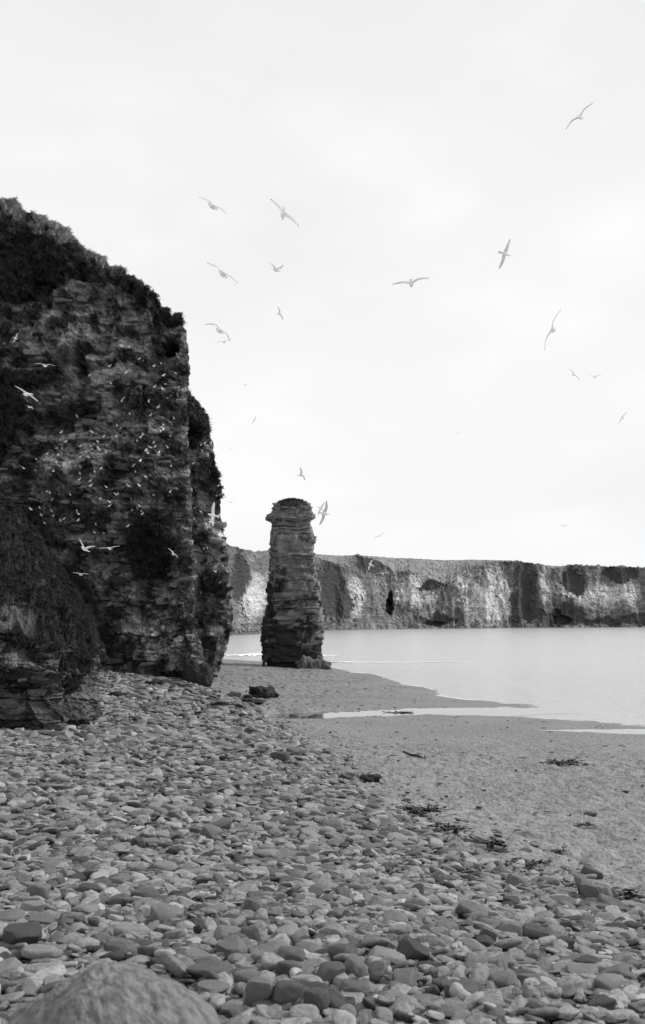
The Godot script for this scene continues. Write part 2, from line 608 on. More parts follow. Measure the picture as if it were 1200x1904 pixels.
func tuft_mesh(sd: int, blades: int, droop: float) -> ArrayMesh:
	var r := RandomNumberGenerator.new()
	r.seed = sd
	var st := SurfaceTool.new()
	st.begin(Mesh.PRIMITIVE_TRIANGLES)
	for b in blades:
		var a := r.randf() * TAU
		var o := Vector3(cos(a), 0, sin(a)) * r.randf() * 0.3
		var dir := Vector3(cos(a), 0, sin(a)) * r.randf_range(0.2, 0.9)
		var hgt := r.randf_range(0.5, 1.0)
		var side := Vector3(-sin(a), 0, cos(a)) * 0.045
		var mid := o + dir * 0.35 + Vector3(0, hgt * 0.6, 0)
		var tip := o + dir + Vector3(0, hgt * (1.0 - droop), 0)
		st.add_vertex(o - side); st.add_vertex(mid - side); st.add_vertex(o + side)
		st.add_vertex(o + side); st.add_vertex(mid - side); st.add_vertex(mid + side)
		st.add_vertex(mid - side); st.add_vertex(tip); st.add_vertex(mid + side)
	st.generate_normals()
	return st.commit()

func tufts_on(called: String, f: Face, count: int, lo: float, hi: float, tone_lo: float, tone_hi: float, label: String, pick: Callable, droop: float, lean: float) -> void:
	var xf := []
	var cols := PackedColorArray()
	var tries := 0
	while xf.size() < count and tries < count * 40:
		tries += 1
		var k := rng.randi_range(0, f.h - 2) * f.w + rng.randi_range(0, f.w - 2)
		if f.veg[k] < 0.5 or not pick.call(f.p[k]): continue
		var s := rng.randf_range(lo, hi)
		var b := Basis.from_euler(Vector3(lean, rng.randf_range(-1.0, 1.0), rng.randf_range(-0.4, 0.4))) * Basis(Vector3.UP, rng.randf() * TAU)
		xf.append(Transform3D(b.scaled(Vector3.ONE * s), f.p[k].lerp(f.p[k + 1], rng.randf()) - Vector3(0, 0.05, 0)))
		cols.append(grey(rng.randf_range(tone_lo, tone_hi)))
	if xf.size():
		tag(copies(called, tuft_mesh(count, 14, droop), mats.leaf, xf, cols), label, "grass", "", "stuff")

func make_near_cliffs() -> void:
	for k in 5:
		mats["block_%d" % k] = mats.cliff_rock.duplicate()
		mats["block_%d" % k].albedo_color = grey(0.05 + 0.06 * k).linear_to_srgb()
		mats["block_%d" % k].vertex_color_use_as_albedo = false
	for k in 8: block_meshes.append(block_mesh(900 + k))
	var e := from_px([[391, 1290], [391, 1262], [383, 1208], [368, 1166], [364, 1108], [362, 1030], [362, 936], [353, 840], [351, 735], [354, 690], [351, 650], [346, 615], [338, 597]], 70.0)
	var t := from_px([[-330, 290], [0, 388], [60, 406], [130, 444], [165, 472], [240, 517], [300, 560], [325, 585], [345, 600]], 70.0)
	var t0: PackedFloat32Array = t[0]
	var t1: PackedFloat32Array = t[1]
	wall = wall_face({cols = 460, rows = 600, depth = 70.0, left = -34.0, right = -9.4, salt = 11, lean = 0.07, forward = 0.12,
		edge_x = e[0], edge_y = e[1], top_x = t[0], top_y = t[1], recede = 5.0, turf = 2.4, dip = -0.1, proud = 0.8, rough = 1.9,
		dark = 0.10, light = 0.52,
		green = [[70, 480, 95, 60], [20, 540, 60, 30], [200, 500, 40, 14], [311, 585, 26, 24], [15, 780, 45, 70], [55, 720, 45, 12], [40, 1010, 75, 55], [285, 1020, 36, 50], [130, 1130, 70, 60]],
		pale = [[250, 620, 110, 50], [110, 640, 70, 40], [340, 660, 22, 60], [190, 690, 60, 50], [300, 1190, 70, 55], [200, 515, 40, 30], [260, 560, 60, 25], [150, 860, 60, 60]],  # pale rock; spot at the right edge also paints the light it catches
		bulge = [[120, 640, 120, 60, 1.2], [230, 900, 120, 140, 1.3], [290, 1040, 45, 90, -1.6], [375, 1235, 22, 30, 1.8], [300, 1200, 60, 40, 1.0], [160, 690, 12, 40, -1.2], [240, 690, 12, 30, 0.8]],
		holes = [[317, 641, 15, 18, 4.5, 5.0], [311, 583, 22, 22, 1.3, 4.0], [157, 680, 7, 22, 1.4, 0.0], [96, 706, 16, 6, 1.2, 0.0], [213, 682, 7, 6, 1.2, 0.0]]})
	var cliff := put("cliff", grid_mesh(wall.p, wall.c, wall.w, wall.h), mats.cliff_rock)
	tag(cliff, "tall dark bedded cliff on the left, turf along its sloping top", "cliff", "", "structure")
	add_blocks(cliff, wall, 290, 0.25, 0.85, mats.cliff_rock, func(q: Vector3): return q.x > -23.0 and q.y > 1.0)
	e = from_px([[402, 1290], [405, 1258], [413, 1230], [425, 1200], [435, 1150], [430, 1100], [428, 1060], [420, 1000], [412, 960], [410, 932], [415, 915], [401, 870], [398, 830], [386, 780], [372, 755], [352, 735]], 81.0)
	t = from_px([[200, 600], [352, 728], [440, 728]], 81.0)
	head = wall_face({cols = 200, rows = 420, depth = 81.0, left = -19.0, right = -8.0, salt = 37, lean = 0.02, forward = 0.0,
		edge_x = e[0], edge_y = e[1], top_x = t[0], top_y = t[1], recede = 4.0, turf = 3.0, dip = 0.02, proud = 0.9, rough = 0.7,
		dark = 0.15, light = 0.65,
		green = [[372, 780, 20, 40], [388, 885, 22, 24], [396, 912, 18, 8], [392, 1082, 18, 20], [412, 1098, 12, 14]],
		pale = [[395, 960, 30, 30], [405, 1030, 24, 35], [425, 1060, 10, 40], [405, 1200, 30, 40], [392, 840, 14, 12]],
		bulge = [[412, 918, 18, 8, 0.8], [372, 1150, 10, 60, -1.5]], holes = [[392, 1215, 6, 22, 1.0, 3.0]]})
	var hl := put("headland", grid_mesh(head.p, head.c, head.w, head.h), mats.cliff_rock)
	tag(hl, "narrow layered headland behind the tall cliff, facing the stack", "headland", "", "structure")
	add_blocks(hl, head, 90, 0.25, 0.8, mats.cliff_rock, func(q: Vector3): return q.x > -11.5 and q.y > 1.0)
	make_bluff()
	tufts_on("cliff_top_grass", wall, 9000, 0.18, 0.5, 0.16, 0.6, "pale dry grass fringing the top of the tall cliff", func(q: Vector3): return q.x < -13.5 and q.x > -30.0 and q.z > -80.0 and q.y > interp(t0, t1, q.x) - 1.3 * sstep(-13.0, -20.0, q.x) - 0.2 + 1.4 * nz.get_noise_2d(q.x * 0.9 + 5.0, q.y * 0.6), 0.35, 0.0)
	tufts_on("cliff_growth", wall, 9000, 0.22, 0.6, 0.012, 0.045, "dark rank growth hanging on ledges of the tall cliff", func(q: Vector3): return q.z > -72.0 and q.x > -25.0 and (q.x > -14.0 or q.y < interp(t0, t1, q.x) - 0.9 + 1.6 * nz.get_noise_2d(q.x * 0.8, q.y * 0.5)), 0.9, 0.7)
	tufts_on("headland_growth", head, 2500, 0.25, 0.6, 0.018, 0.06, "dark growth hanging on the narrow headland", func(q: Vector3): return q.z > -86.0 and q.x > -12.5, 0.9, 0.6)

# Low bluff in front of the cliff's left foot: broken courses below, a grown-over slope above running back to the wall.
func make_bluff() -> void:
	var foot := [[-30.0, 26.0], [-16.0, 29.0], [-10.4, 31.0], [-8.1, 31.2], [-7.8, 31.9], [-7.95, 33.0], [-7.5, 33.8], [-7.6, 36.0], [-8.8, 41.0], [-9.9, 46.5], [-12.0, 56.0], [-13.6, 65.0]]
	var brow := [[5.6], [5.4], [4.9], [4.5], [4.4], [4.3], [4.0], [4.1], [4.0], [4.2], [3.8], [3.0]]
	var back := [[-30.0, 63.0, 17.0], [-24.0, 63.5, 15.0], [-21.0, 64.0, 14.0], [-18.5, 64.0, 11.5], [-18.0, 64.0, 10.8], [-17.5, 64.0, 10.0], [-16.8, 64.5, 8.6], [-16.2, 64.5, 7.6], [-15.6, 65.0, 6.6], [-15.2, 65.5, 5.6], [-15.0, 66.0, 4.4], [-14.8, 68.0, 3.2]]
	var f := Face.new()
	f.w = 420; f.h = 300
	f.p.resize(f.w * f.h); f.c.resize(f.w * f.h); f.veg.resize(f.w * f.h)
	var run := PackedFloat32Array([0.0])
	for i in foot.size() - 1:
		run.append(run[i] + Vector2(foot[i][0], foot[i][1]).distance_to(Vector2(foot[i + 1][0], foot[i + 1][1])))
	var total := run[run.size() - 1]
	for i in f.w:
		var u := i / float(f.w - 1)
		# more columns where the corner turns towards the camera
		var l := total * (u * 0.3 / 0.12 if u < 0.12 else (lerpf(0.3, 0.56, (u - 0.12) / 0.66) if u < 0.78 else lerpf(0.56, 1.0, (u - 0.78) / 0.22)))
		var a := 0
		while a < foot.size() - 2 and l > run[a + 1]: a += 1
		var t := (l - run[a]) / (run[a + 1] - run[a])
		var A := Vector2(foot[a][0], foot[a][1])
		var B := Vector2(foot[a + 1][0], foot[a + 1][1])
		var q := A.lerp(B, t)
		var nrm := Vector2((B - A).y, -(B - A).x).normalized()
		var crest: float = lerpf(brow[a][0], brow[a + 1][0], t) + 0.5 * nz.get_noise_1d(l * 0.5)
		var end := Vector3(lerpf(back[a][0], back[a + 1][0], t), lerpf(back[a][2], back[a + 1][2], t), lerpf(back[a][1], back[a + 1][1], t))
		for j in f.h:
			var v := j / float(f.h - 1)
			var x: float
			var y: float
			var d: float
			var g := 0.0
			var tone := 0.08
			if v < 0.62:
				var s := v / 0.62
				y = lerpf(0.0, crest, s)
				var out := 0.5 * nz.get_noise_3d(q.x * 0.5, y * 0.5, q.y * 0.5)
				out += 0.55 * exp(-((y - 3.9) / 0.55) ** 2) - 0.45 * exp(-((y - 3.0) / 0.35) ** 2) - 0.12 * y
				var st := strata(l * 1.0 + 0.35 * nz.get_noise_1d(y * 2.0), y + 0.1 * l + 0.12 * nz.get_noise_2d(l, y), 0.55 if y < 2.9 else 0.4, 1.0, 61)
				out += st + 0.3 * nc.get_noise_3d(l * 1.5, y * 1.5, 4.0) + 0.13 * nc.get_noise_3d(l * 4.0, y * 4.0, 4.0) + 0.2 * nz.get_noise_3d(l * 1.3, y * 1.3, 9.0)
				x = q.x + nrm.x * out
				d = q.y + nrm.y * out
				var pale := nz.get_noise_2d(l * 0.6, y * 0.9) + 0.5 * nz.get_noise_2d(l * 2.5, y * 2.5)
				tone = lerpf(0.06, 0.2, sstep(-0.4, 0.7, pale)) * (0.55 + 0.6 * block_tone + 0.2 * bed_tone)
				var hang := 0.55 * nz.get_noise_2d(l * 0.9, y * 0.5) + 0.3 * nz.get_noise_2d(l * 3.0, y * 1.2)
				g = sstep(0.0, 0.12, (y - crest) / 1.6 + 0.1 + hang) 
			else:
				var s := (v - 0.62) / 0.38
				var e := pow(s, 0.85)
				x = lerpf(q.x - nrm.x * 0.12 * crest, end.x, e)
				d = lerpf(q.y - nrm.y * 0.12 * crest, end.z, e)
				y = lerpf(crest, end.y, s) + sin(s * PI) * (0.1 + 1.4 * nz.get_noise_2d(x * 0.25, d * 0.12)) + 0.7 * nz.get_noise_2d(x * 0.7, d * 0.45) + 0.35 * nz.get_noise_2d(x * 1.8, d * 1.1)
				var bare := nz.get_noise_2d(x * 0.35 + 3.0, y * 0.4 + d * 0.1) + 0.35 * nz.get_noise_2d(x * 1.5, y * 1.5)
				bare += maxf(0.0, blob(600.0 + x / d * F, HY - (y - EYE) / d * F, [[30, 1165, 50, 45]]))
				g = sstep(0.55, 0.38, bare)
				tone = 0.10 + 0.05 * nz.get_noise_2d(x * 2.0, y * 2.0)
				y += g * 0.2 * nz.get_noise_2d(x * 2.6, d * 2.6)
			var k := j * f.w + i
			f.p[k] = Vector3(x, y, -d)
			f.c[k] = grey(lerpf(tone, 0.016, g))
			f.veg[k] = g
	bluff = f
	var o := put("bluff", grid_mesh(f.p, f.c, f.w, f.h), mats.cliff_rock)
	tag(o, "low blocky rock bluff at the left edge of the shingle, grown over on top", "bluff", "", "structure")
	var m := 0
	for tries in 4000:
		if m >= 120: break
		var i := rng.randi_range(60, f.w - 70)
		var j := rng.randi_range(40, int(f.h * 0.6))
		var k := j * f.w + i
		if f.veg[k] > 0.3: continue
		var s := lerpf(0.14, 0.5, rng.randf() ** 2.0)
		var b := MeshInstance3D.new()
		b.name = "rock_block"
		b.mesh = block_meshes[rng.randi() % block_meshes.size()]
		b.material_override = mats["block_%d" % rng.randi_range(0, 2)]
		o.add_child(b, true)
		b.position = f.p[k]
		b.basis = Basis.from_euler(Vector3(0, rng.randf_range(-0.4, 0.4), 0.1)) * Basis.from_scale(Vector3(s * 1.3, s * rng.randf_range(0.4, 0.9), s * 0.7))
		m += 1
	tufts_on("bluff_growth", f, 30000, 0.1, 0.32, 0.008, 0.028, "dark grass and scrub covering the slope above the low bluff", func(q: Vector3): return q.x > -22.0 and q.y > 1.5, 0.75, 0.35)

# ---------------------------------------------------------------- the sea stack: bed upon bed
func make_stack() -> void:
	var d0 := 102.5
	var rows := [922, 932, 945, 952, 958, 966, 975, 1000, 1020, 1040, 1060, 1070, 1085, 1100, 1120, 1140, 1160, 1180, 1200, 1220, 1229, 1233, 1250]
	var lefts := [528, 508, 505, 495, 494, 503, 503, 501, 499, 500, 500, 498, 497, 496, 495, 490, 486, 483, 483, 486, 488, 495, 497]
	var rights := [560, 575, 580, 584, 584, 578, 578, 584, 585, 584, 588, 587, 592, 594, 596, 599, 600, 601, 600, 598, 599, 600, 602]
	var ry := PackedFloat32Array()
	var lx := PackedFloat32Array()
	var rx := PackedFloat32Array()
	for i in range(rows.size() - 1, -1, -1):
		ry.append(EYE + (HY - rows[i]) / F * d0)
		lx.append((lefts[i] - 600.0) / F * d0)
		rx.append((rights[i] - 600.0) / F * d0)
	var foot := Vector3((lx[0] + rx[0]) / 2.0, 0.0, -d0 - 3.0)
	var st := base("sea_stack", foot)
	tag(st, "tall isolated rock stack with a wider layered cap standing on the sand", "sea stack")
	for k in 6:
		mats["bed_%d" % k] = mats.stack_rock.duplicate()
	var y := -0.4
	var top := ry[ry.size() - 1] - 0.15
	var n := 0
	var pts := 84
	while y < top:
		var th := 0.16 + 0.5 * rng.randf() ** 1.7
		var capped := y > 15.4
		if capped: th = rng.randf_range(0.1, 0.22)
		th = minf(th, top - y + 0.05)
		var ym := y + th * 0.5
		var l := interp(ry, lx, ym)
		var r := interp(ry, rx, ym)
		var cx := (l + r) * 0.5 - foot.x
		var hw := (r - l) * 0.5
		var jut := rng.randf_range(-0.18, 0.1) if rng.randf() < 0.45 else 0.0
		if ym < 1.0: jut = 0.0
		var pv := PackedVector3Array()
		var pc := PackedColorArray()
		var rings := 5
		var stone := rng.randf_range(0.19, 0.28)
		for q in rings:
			var fy: float = [0.0, 0.06, 0.5, 0.94, 1.0][q]
			var inset: float = [0.035, 0.0, -0.01, 0.0, 0.04][q]
			for i in pts:
				var a := i / float(pts) * TAU
				# a squarish plan, its broad face turned a little to the left
				var ca := cos(a)
				var sa := sin(a)
				var e := 0.62
				var ux := signf(ca) * pow(absf(ca), e)
				var uz := signf(sa) * pow(absf(sa), e)
				var yy := y + th * fy
				var rough := 0.42 * nz.get_noise_3d(ux * 2.0, yy * 0.35, uz * 2.0) + 0.2 * nz.get_noise_3d(ux * 6.0, yy * 1.5, uz * 6.0)
				var s := strata(a * 4.3, ym * 3.0 + 0.05, 0.8, 0.9, 83 + n)
				rough += s * 0.75
				if absf(ux) > 0.9: rough *= 0.55
				var rr := Vector3(ux * (hw + jut * 0.5), 0, uz * hw * 0.95)
				var dir := Vector3(ux, 0, uz).normalized()
				var sk := 0.16 * rr.z
				var pp := Vector3(cx + rr.x - (sk if absf(ux) < 0.8 else 0.0), yy, rr.z) + dir * (rough + jut * 0.5 - inset)
				# the seaward foot is undercut
				pp.y += 0.3 * nz.get_noise_3d(pp.x * 0.3, yy * 0.15, pp.z * 0.3) * sstep(0.3, 2.0, yy) + 0.03 * pp.x * sstep(0.5, 3.0, yy)
				pv.append(pp)
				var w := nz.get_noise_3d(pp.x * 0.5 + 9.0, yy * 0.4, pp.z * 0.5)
				var weed := sstep(-0.02, 0.1, w * 1.1 + 0.25 * nz.get_noise_3d(pp.x * 2.2, yy * 2.2, pp.z * 2.2) + (5.6 - yy) * 0.11 - pp.x * 0.12)  # mask that only darkens the beds, more towards the foot and the left
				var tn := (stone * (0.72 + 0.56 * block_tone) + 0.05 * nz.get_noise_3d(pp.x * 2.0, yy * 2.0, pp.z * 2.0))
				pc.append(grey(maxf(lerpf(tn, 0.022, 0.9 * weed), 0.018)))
		var idx := PackedInt32Array()
		for q in rings - 1:
			for i in pts:
				var i2 := (i + 1) % pts
				var A := q * pts + i
				var B := q * pts + i2
				idx.append_array([A, A + pts, B, B, A + pts, B + pts])
		for cap in [0, rings - 1]:
			pv.append(Vector3(cx, y + (0.0 if cap == 0 else th), 0))
			pc.append(pc[cap * pts])
			for i in pts:
				idx.append_array([pv.size() - 1, cap * pts + i, cap * pts + (i + 1) % pts])
		var arr := []
		arr.resize(Mesh.ARRAY_MAX)
		arr[Mesh.ARRAY_VERTEX] = pv
		arr[Mesh.ARRAY_COLOR] = pc
		arr[Mesh.ARRAY_INDEX] = idx
		var me := ArrayMesh.new()
		me.add_surface_from_arrays(Mesh.PRIMITIVE_TRIANGLES, arr)
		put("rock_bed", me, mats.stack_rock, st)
		y += th - 0.012
		n += 1
	# the slim rock leg beside the foot, with a gap of daylight behind it
	var leg := tube([[-3.28, -0.3, 3.2, 0.17], [-3.22, 0.4, 3.2, 0.14], [-3.12, 0.9, 3.1, 0.16], [-2.9, 1.4, 2.9, 0.3], [-2.5, 1.8, 2.4, 0.4]], 9, 0.06)
	var lo := put("rock_leg", leg, mats["block_0"], st)
	# dropped blocks at the right foot
	for k in 3:
		var b := put("fallen_block", stone_mesh(640 + k, 12, 0.6, 0.6), mats["block_2"], st)
		b.position = Vector3(0.9 + k * 0.85, 0.35, 3.3 - 0.5 * k)
		b.basis = Basis.from_euler(Vector3(0.1 * k, k * 0.7, 0.1)) * Basis.from_scale(Vector3(1.5, 2.0 - 0.3 * k, 1.4))
	# blocks standing proud of the beds
	for k in 70:
		var a := rng.randf_range(0.15, 2.7)
		var yy := rng.randf_range(0.8, 15.0)
		var hx := (interp(ry, rx, yy) - interp(ry, lx, yy)) * 0.5
		var cx := (interp(ry, rx, yy) + interp(ry, lx, yy)) * 0.5 - foot.x
		var b := put("rock_block", block_meshes[k % 8], mats["block_%d" % clampi(int(yy / 4.5) + rng.randi_range(-1, 1), 0, 3)], st)
		b.position = Vector3(cx + signf(cos(a)) * pow(absf(cos(a)), 0.62) * hx * 0.96, yy, pow(sin(a), 0.62) * hx * 0.93)
		b.basis = Basis(Vector3.UP, -a + PI / 2 + rng.randf_range(-0.2, 0.2)) * Basis.from_scale(Vector3(rng.randf_range(0.4, 1.1), rng.randf_range(0.2, 0.5), 0.5))
	var xf := []
	var cols := PackedColorArray()
	for i in 500:
		var a := rng.randf() * TAU
		var rr := sqrt(rng.randf())
		var l := interp(ry, lx, top - 0.5) - foot.x
		var r := interp(ry, rx, top - 0.5) - foot.x
		xf.append(Transform3D(Basis(Vector3.UP, rng.randf() * TAU).scaled(Vector3.ONE * rng.randf_range(0.25, 0.55)), Vector3((l + r) / 2 + cos(a) * rr * (r - l) * 0.44, top - 0.02 - 0.55 * rr * rr, sin(a) * rr * 2.4)))
		cols.append(grey(rng.randf_range(0.05, 0.18)))
	var turf := copies("turf", tuft_mesh(5, 14, 0.4), mats.leaf, xf, cols, st)
	turf.set_meta("kind", "stuff")

func tube(line: Array, sides: int, wobble: float) -> ArrayMesh:
	# line: x, y, z, radius
	var st := SurfaceTool.new()
	st.begin(Mesh.PRIMITIVE_TRIANGLES)
	var ring := []
	for k in line.size():
		var c := Vector3(line[k][0], line[k][1], line[k][2])
		var a := Vector3(line[maxi(k - 1, 0)][0], line[maxi(k - 1, 0)][1], line[maxi(k - 1, 0)][2])
		var b := Vector3(line[mini(k + 1, line.size() - 1)][0], line[mini(k + 1, line.size() - 1)][1], line[mini(k + 1, line.size() - 1)][2])
		var dir := (b - a).normalized()
		var u := dir.cross(Vector3(0.31, 0.22, 0.93)).normalized()
		var v := dir.cross(u)
		var row := []
		for s in sides:
			var t := s / float(sides) * TAU
			var rad: float = line[k][3] * (1.0 + wobble / maxf(line[k][3], 0.02) * 0.5 * nz.get_noise_3d(c.x * 3.0 + cos(t) * 2.0, c.y * 3.0 + sin(t) * 2.0, c.z * 3.0))
			row.append(c + (u * cos(t) + v * sin(t)) * rad)
		ring.append(row)
	for k in ring.size() - 1:
		for s in sides:
			var s2 := (s + 1) % sides
			for q in [ring[k][s], ring[k + 1][s], ring[k][s2], ring[k][s2], ring[k + 1][s], ring[k + 1][s2]]: st.add_vertex(q)
	for k in [0, ring.size() - 1]:
		var c := Vector3(line[k][0], line[k][1], line[k][2])
		for s in sides:
			st.add_vertex(c); st.add_vertex(ring[k][s]); st.add_vertex(ring[k][(s + 1) % sides])
	st.generate_normals()
	return st.commit()

# ---------------------------------------------------------------- the far side of the bay
func make_far() -> void:
	var line := [[150, 240], [300, 275], [425, 300], [500, 335], [600, 385], [720, 430], [850, 452], [960, 470], [1100, 490], [1250, 505], [1600, 540]]
	var lip := [[150, 1000], [425, 1010], [445, 1018], [470, 1026], [500, 1023], [560, 1030], [590, 1036], [625, 1047], [648, 1040], [660, 1031], [700, 1040], [735, 1064], [760, 1060], [800, 1074], [822, 1085], [842, 1078], [868, 1056], [900, 1046], [945, 1042], [1000, 1048], [1030, 1056], [1070, 1049], [1200, 1055], [1600, 1065]]
	var ridge := [[150, 990], [425, 1008], [460, 1017], [600, 1021], [700, 1026], [840, 1031], [940, 1035], [985, 1043], [1050, 1047], [1100, 1049], [1200, 1053], [1600, 1058]]
	var rc := PackedFloat32Array(); var rd := PackedFloat32Array()
	for q in line: rc.append(q[0]); rd.append(q[1])
	var lc := PackedFloat32Array(); var lr := PackedFloat32Array()
	for q in lip: lc.append(q[0]); lr.append(q[1])
	var gc := PackedFloat32Array(); var gr := PackedFloat32Array()
	for q in ridge: gc.append(q[0]); gr.append(q[1])
	var dark := [[612, 1100, 34, 62], [690, 1050, 32, 22], [978, 1105, 30, 66], [1050, 1140, 26, 28], [1068, 1078, 18, 28], [1160, 1066, 34, 14], [440, 1062, 18, 55], [800, 1090, 34, 10], [1100, 1156, 70, 8], [815, 1152, 40, 10], [1005, 1150, 60, 14], [640, 1115, 14, 40], [1180, 1150, 40, 12]]
	var pale := [[905, 1110, 52, 50], [660, 1110, 18, 40], [770, 1100, 40, 30], [475, 1110, 24, 40], [1010, 1085, 10, 36], [1080, 1110, 40, 22], [925, 1140, 18, 24], [1140, 1105, 60, 24], [862, 1080, 18, 20]]
	var w := 620
	var h := 150
	var p := PackedVector3Array()
	var c := PackedColorArray()
	p.resize(w * h); c.resize(w * h)
	for i in w:
		var u := i / float(w - 1)
		var px := lerpf(150.0, 1600.0, u)
		if u < 0.12: px = lerpf(150.0, 400.0, u / 0.12)
		elif u < 0.9: px = lerpf(400.0, 1230.0, (u - 0.12) / 0.78)
		else: px = lerpf(1230.0, 1600.0, (u - 0.9) / 0.1)
		var d0 := interp(rc, rd, px)
		var x := (px - 600.0) / F * d0
		var yl := EYE + (HY - interp(lc, lr, px)) / F * d0 + 0.8 * nz.get_noise_1d(x * 0.25) + 0.5 * nz.get_noise_1d(x * 0.9)
		var yg := maxf(EYE + (HY - interp(gc, gr, px)) / F * d0, yl + 0.3)
		for j in h:
			var v := j / float(h - 1)
			var y: float
			var d := d0
			var k := j * w + i
			if v < 0.62:
				var s := v / 0.62
				y = lerpf(-1.5, yl, s)
				var row := HY - (y - EYE) / d0 * F
				var ragged := 0.7 * nz.get_noise_2d(x * 0.12, y * 0.09) + 0.5 * nz.get_noise_2d(x * 0.5, y * 0.4)
				var dk := sstep(0.12, 0.5, blob(px + 16.0 * nz.get_noise_2d(x * 0.06, y * 0.05), row + 14.0 * nz.get_noise_2d(x * 0.07 + 20.0, y * 0.05), dark) + 0.7 * ragged + 0.25 * nz.get_noise_2d(x * 1.6, y * 1.3))
				var pl := sstep(0.0, 0.9, blob(px, row, pale) + 0.9 * ragged + 0.1)
				var out := 5.0 * nr.get_noise_3d(x * 0.04, y * 0.012, 2.0) + 2.2 * nz.get_noise_3d(x * 0.09, y * 0.05, 1.0)
				out += (1.0 - dk) * (1.1 * nr.get_noise_3d(x * 0.22, y * 0.13, 6.0) + 0.9 * nc.get_noise_3d(x * 0.33, y * 0.33, 5.0) + 0.35 * nc.get_noise_3d(x * 0.9, y * 0.9, 5.0))
				out += dk * (-1.6 + 0.3 * nz.get_noise_2d(x * 0.6, y * 0.6)) + pl * 0.8
				out += (5.0 + 5.0 * nz.get_noise_1d(x * 0.06)) * pow(1.0 - s, 1.7)
				# sea caves
				for cv in [[724, 1128, 7, 16, 9.0], [727, 1112, 4, 14, 7.0], [1044, 1153, 16, 9, 4.0], [1034, 1140, 8, 9, 3.0], [806, 1160, 22, 5, 2.5]]:
					var ell: float = Vector2((px - cv[0] + 2.5 * nz.get_noise_1d(y * 0.5)) / cv[2], (row - cv[1]) / cv[3]).length()
					out -= cv[4] * sstep(1.1, 0.75, ell)
				d -= out
				d += s * 2.0
				var st := strata(x, y + 0.03 * x, 2.6, 0.5, 17)
				d -= 0.4 * st * (1.0 - dk)
				var tone := lerpf(0.2, 0.7, pl) * (0.8 + 0.3 * block_tone + 0.35 * nz.get_noise_2d(x * 0.7, y * 0.7))
				c[k] = grey(lerpf(tone, 0.07 + 0.03 * ragged, dk))
			else:
				var s := (v - 0.62) / 0.38
				y = lerpf(yl, yg, minf(s * 1.15, 1.0)) - (maxf(0.0, s - 0.87)) * 6.0
				d += 2.0 + s * 34.0 + maxf(0.0, s - 0.8) * 300.0
				y += 0.8 * nz.get_noise_2d(x * 0.25, d * 0.12) * (1.0 - s) + 0.5 * nz.get_noise_2d(x * 0.7, d * 0.3) * (1.0 - 0.6 * s)
				c[k] = grey(0.27 * (1.0 + 0.5 * nz.get_noise_2d(x * 0.3, d * 0.14) + 0.6 * nz.get_noise_2d(x * 0.9, d * 0.35)))
			p[k] = Vector3(x * d / d0 if v > 0.62 else x, y, -d)
	tag(put("far_cliff", grid_mesh(p, c, w, h), mats.far_rock), "long pale and dark cliff across the bay with a grassy top", "cliff", "", "structure")
	# low shore of sand and rubble under the far cliff's left end
	var q := PackedVector3Array()
	var qc := PackedColorArray()
	for j in 14:
		for i in 120:
			var px := lerpf(260.0, 800.0, i / 119.0)
			var d0 := interp(rc, rd, px)
			var reach := lerpf(26.0, 7.0, sstep(430.0, 700.0, px))
			var d := d0 + 4.0 - j / 13.0 * (reach + 6.0)
			var x := (px - 600.0) / F * d0
			q.append(Vector3(x, lerpf(2.2, -0.35, j / 13.0) + 0.35 * nz.get_noise_2d(x * 0.3, d * 0.3), -d))
			qc.append(grey(0.17 + 0.05 * nz.get_noise_2d(x, d)))
	tag(put("far_shore", grid_mesh(q, qc, 120, 14), mats.far_rock), "low strip of rubble and sand below the far cliff", "shore", "", "structure")
	var xf := []
	var cols := PackedColorArray()
	for i in 900:
		var px := rng.randf_range(400.0, 780.0)
		var d0 := interp(rc, rd, px)
		var t := rng.randf()
		var reach := lerpf(26.0, 7.0, sstep(430.0, 700.0, px))
		var d := d0 + 1.0 - t * (reach * 0.75)
		var s := rng.randf_range(0.3, 1.1) * (1.0 if rng.randf() < 0.92 else 1.8)
		xf.append(Transform3D((Basis(Vector3.UP, rng.randf() * TAU) * Basis.from_scale(Vector3(s, s * 0.6, s))), Vector3((px - 600.0) / F * d0, lerpf(2.0, 0.2, t * 0.75), -d)))
		cols.append(grey(rng.randf_range(0.10, 0.36)))
	tag(copies("far_rubble", block_meshes[2], mats.shingle, xf, cols), "pale rubble strewn along the foot of the far cliff", "rubble", "", "stuff")
	for r in [[985, 1157, 3.6, 3.0], [1000, 1161, 2.4, 1.6], [1050, 1161, 3.2, 1.6], [1068, 1163, 2.2, 1.2], [890, 1161, 3.4, 1.8], [925, 1162, 2.8, 1.6], [855, 1163, 3.0, 1.2], [650, 1164, 2.0, 1.2], [745, 1164, 2.6, 1.0]]:
		var d0 := interp(rc, rd, r[0]) - 7.0
		var o := put("far_boulder", block_meshes[int(r[0]) % 8], mats["block_4"])
		o.position = Vector3((r[0] - 600.0) / F * d0, 0.3, -d0)
		o.basis = Basis(Vector3.UP, r[0]) * Basis.from_scale(Vector3(r[2], r[3] * 1.3, r[2]))
		tag(o, {985: "tallest pale rock pile below the dark cleft across the bay", 1000: "smaller pale rock just right of the tallest far rock pile", 1050: "pale rock outside the low dark sea cave across the bay", 1068: "low pale rock at the right end of the far rock row", 890: "pale fallen rock under the brightest far cliff face", 925: "pale rock at the right foot of the brightest far cliff", 855: "low rock at the left foot of the brightest far cliff", 650: "small far rock on the shore just right of the stack", 745: "far rock on the shore right of the tall cave slot"}[r[0]], "rock", "rocks at the foot of the far cliff")

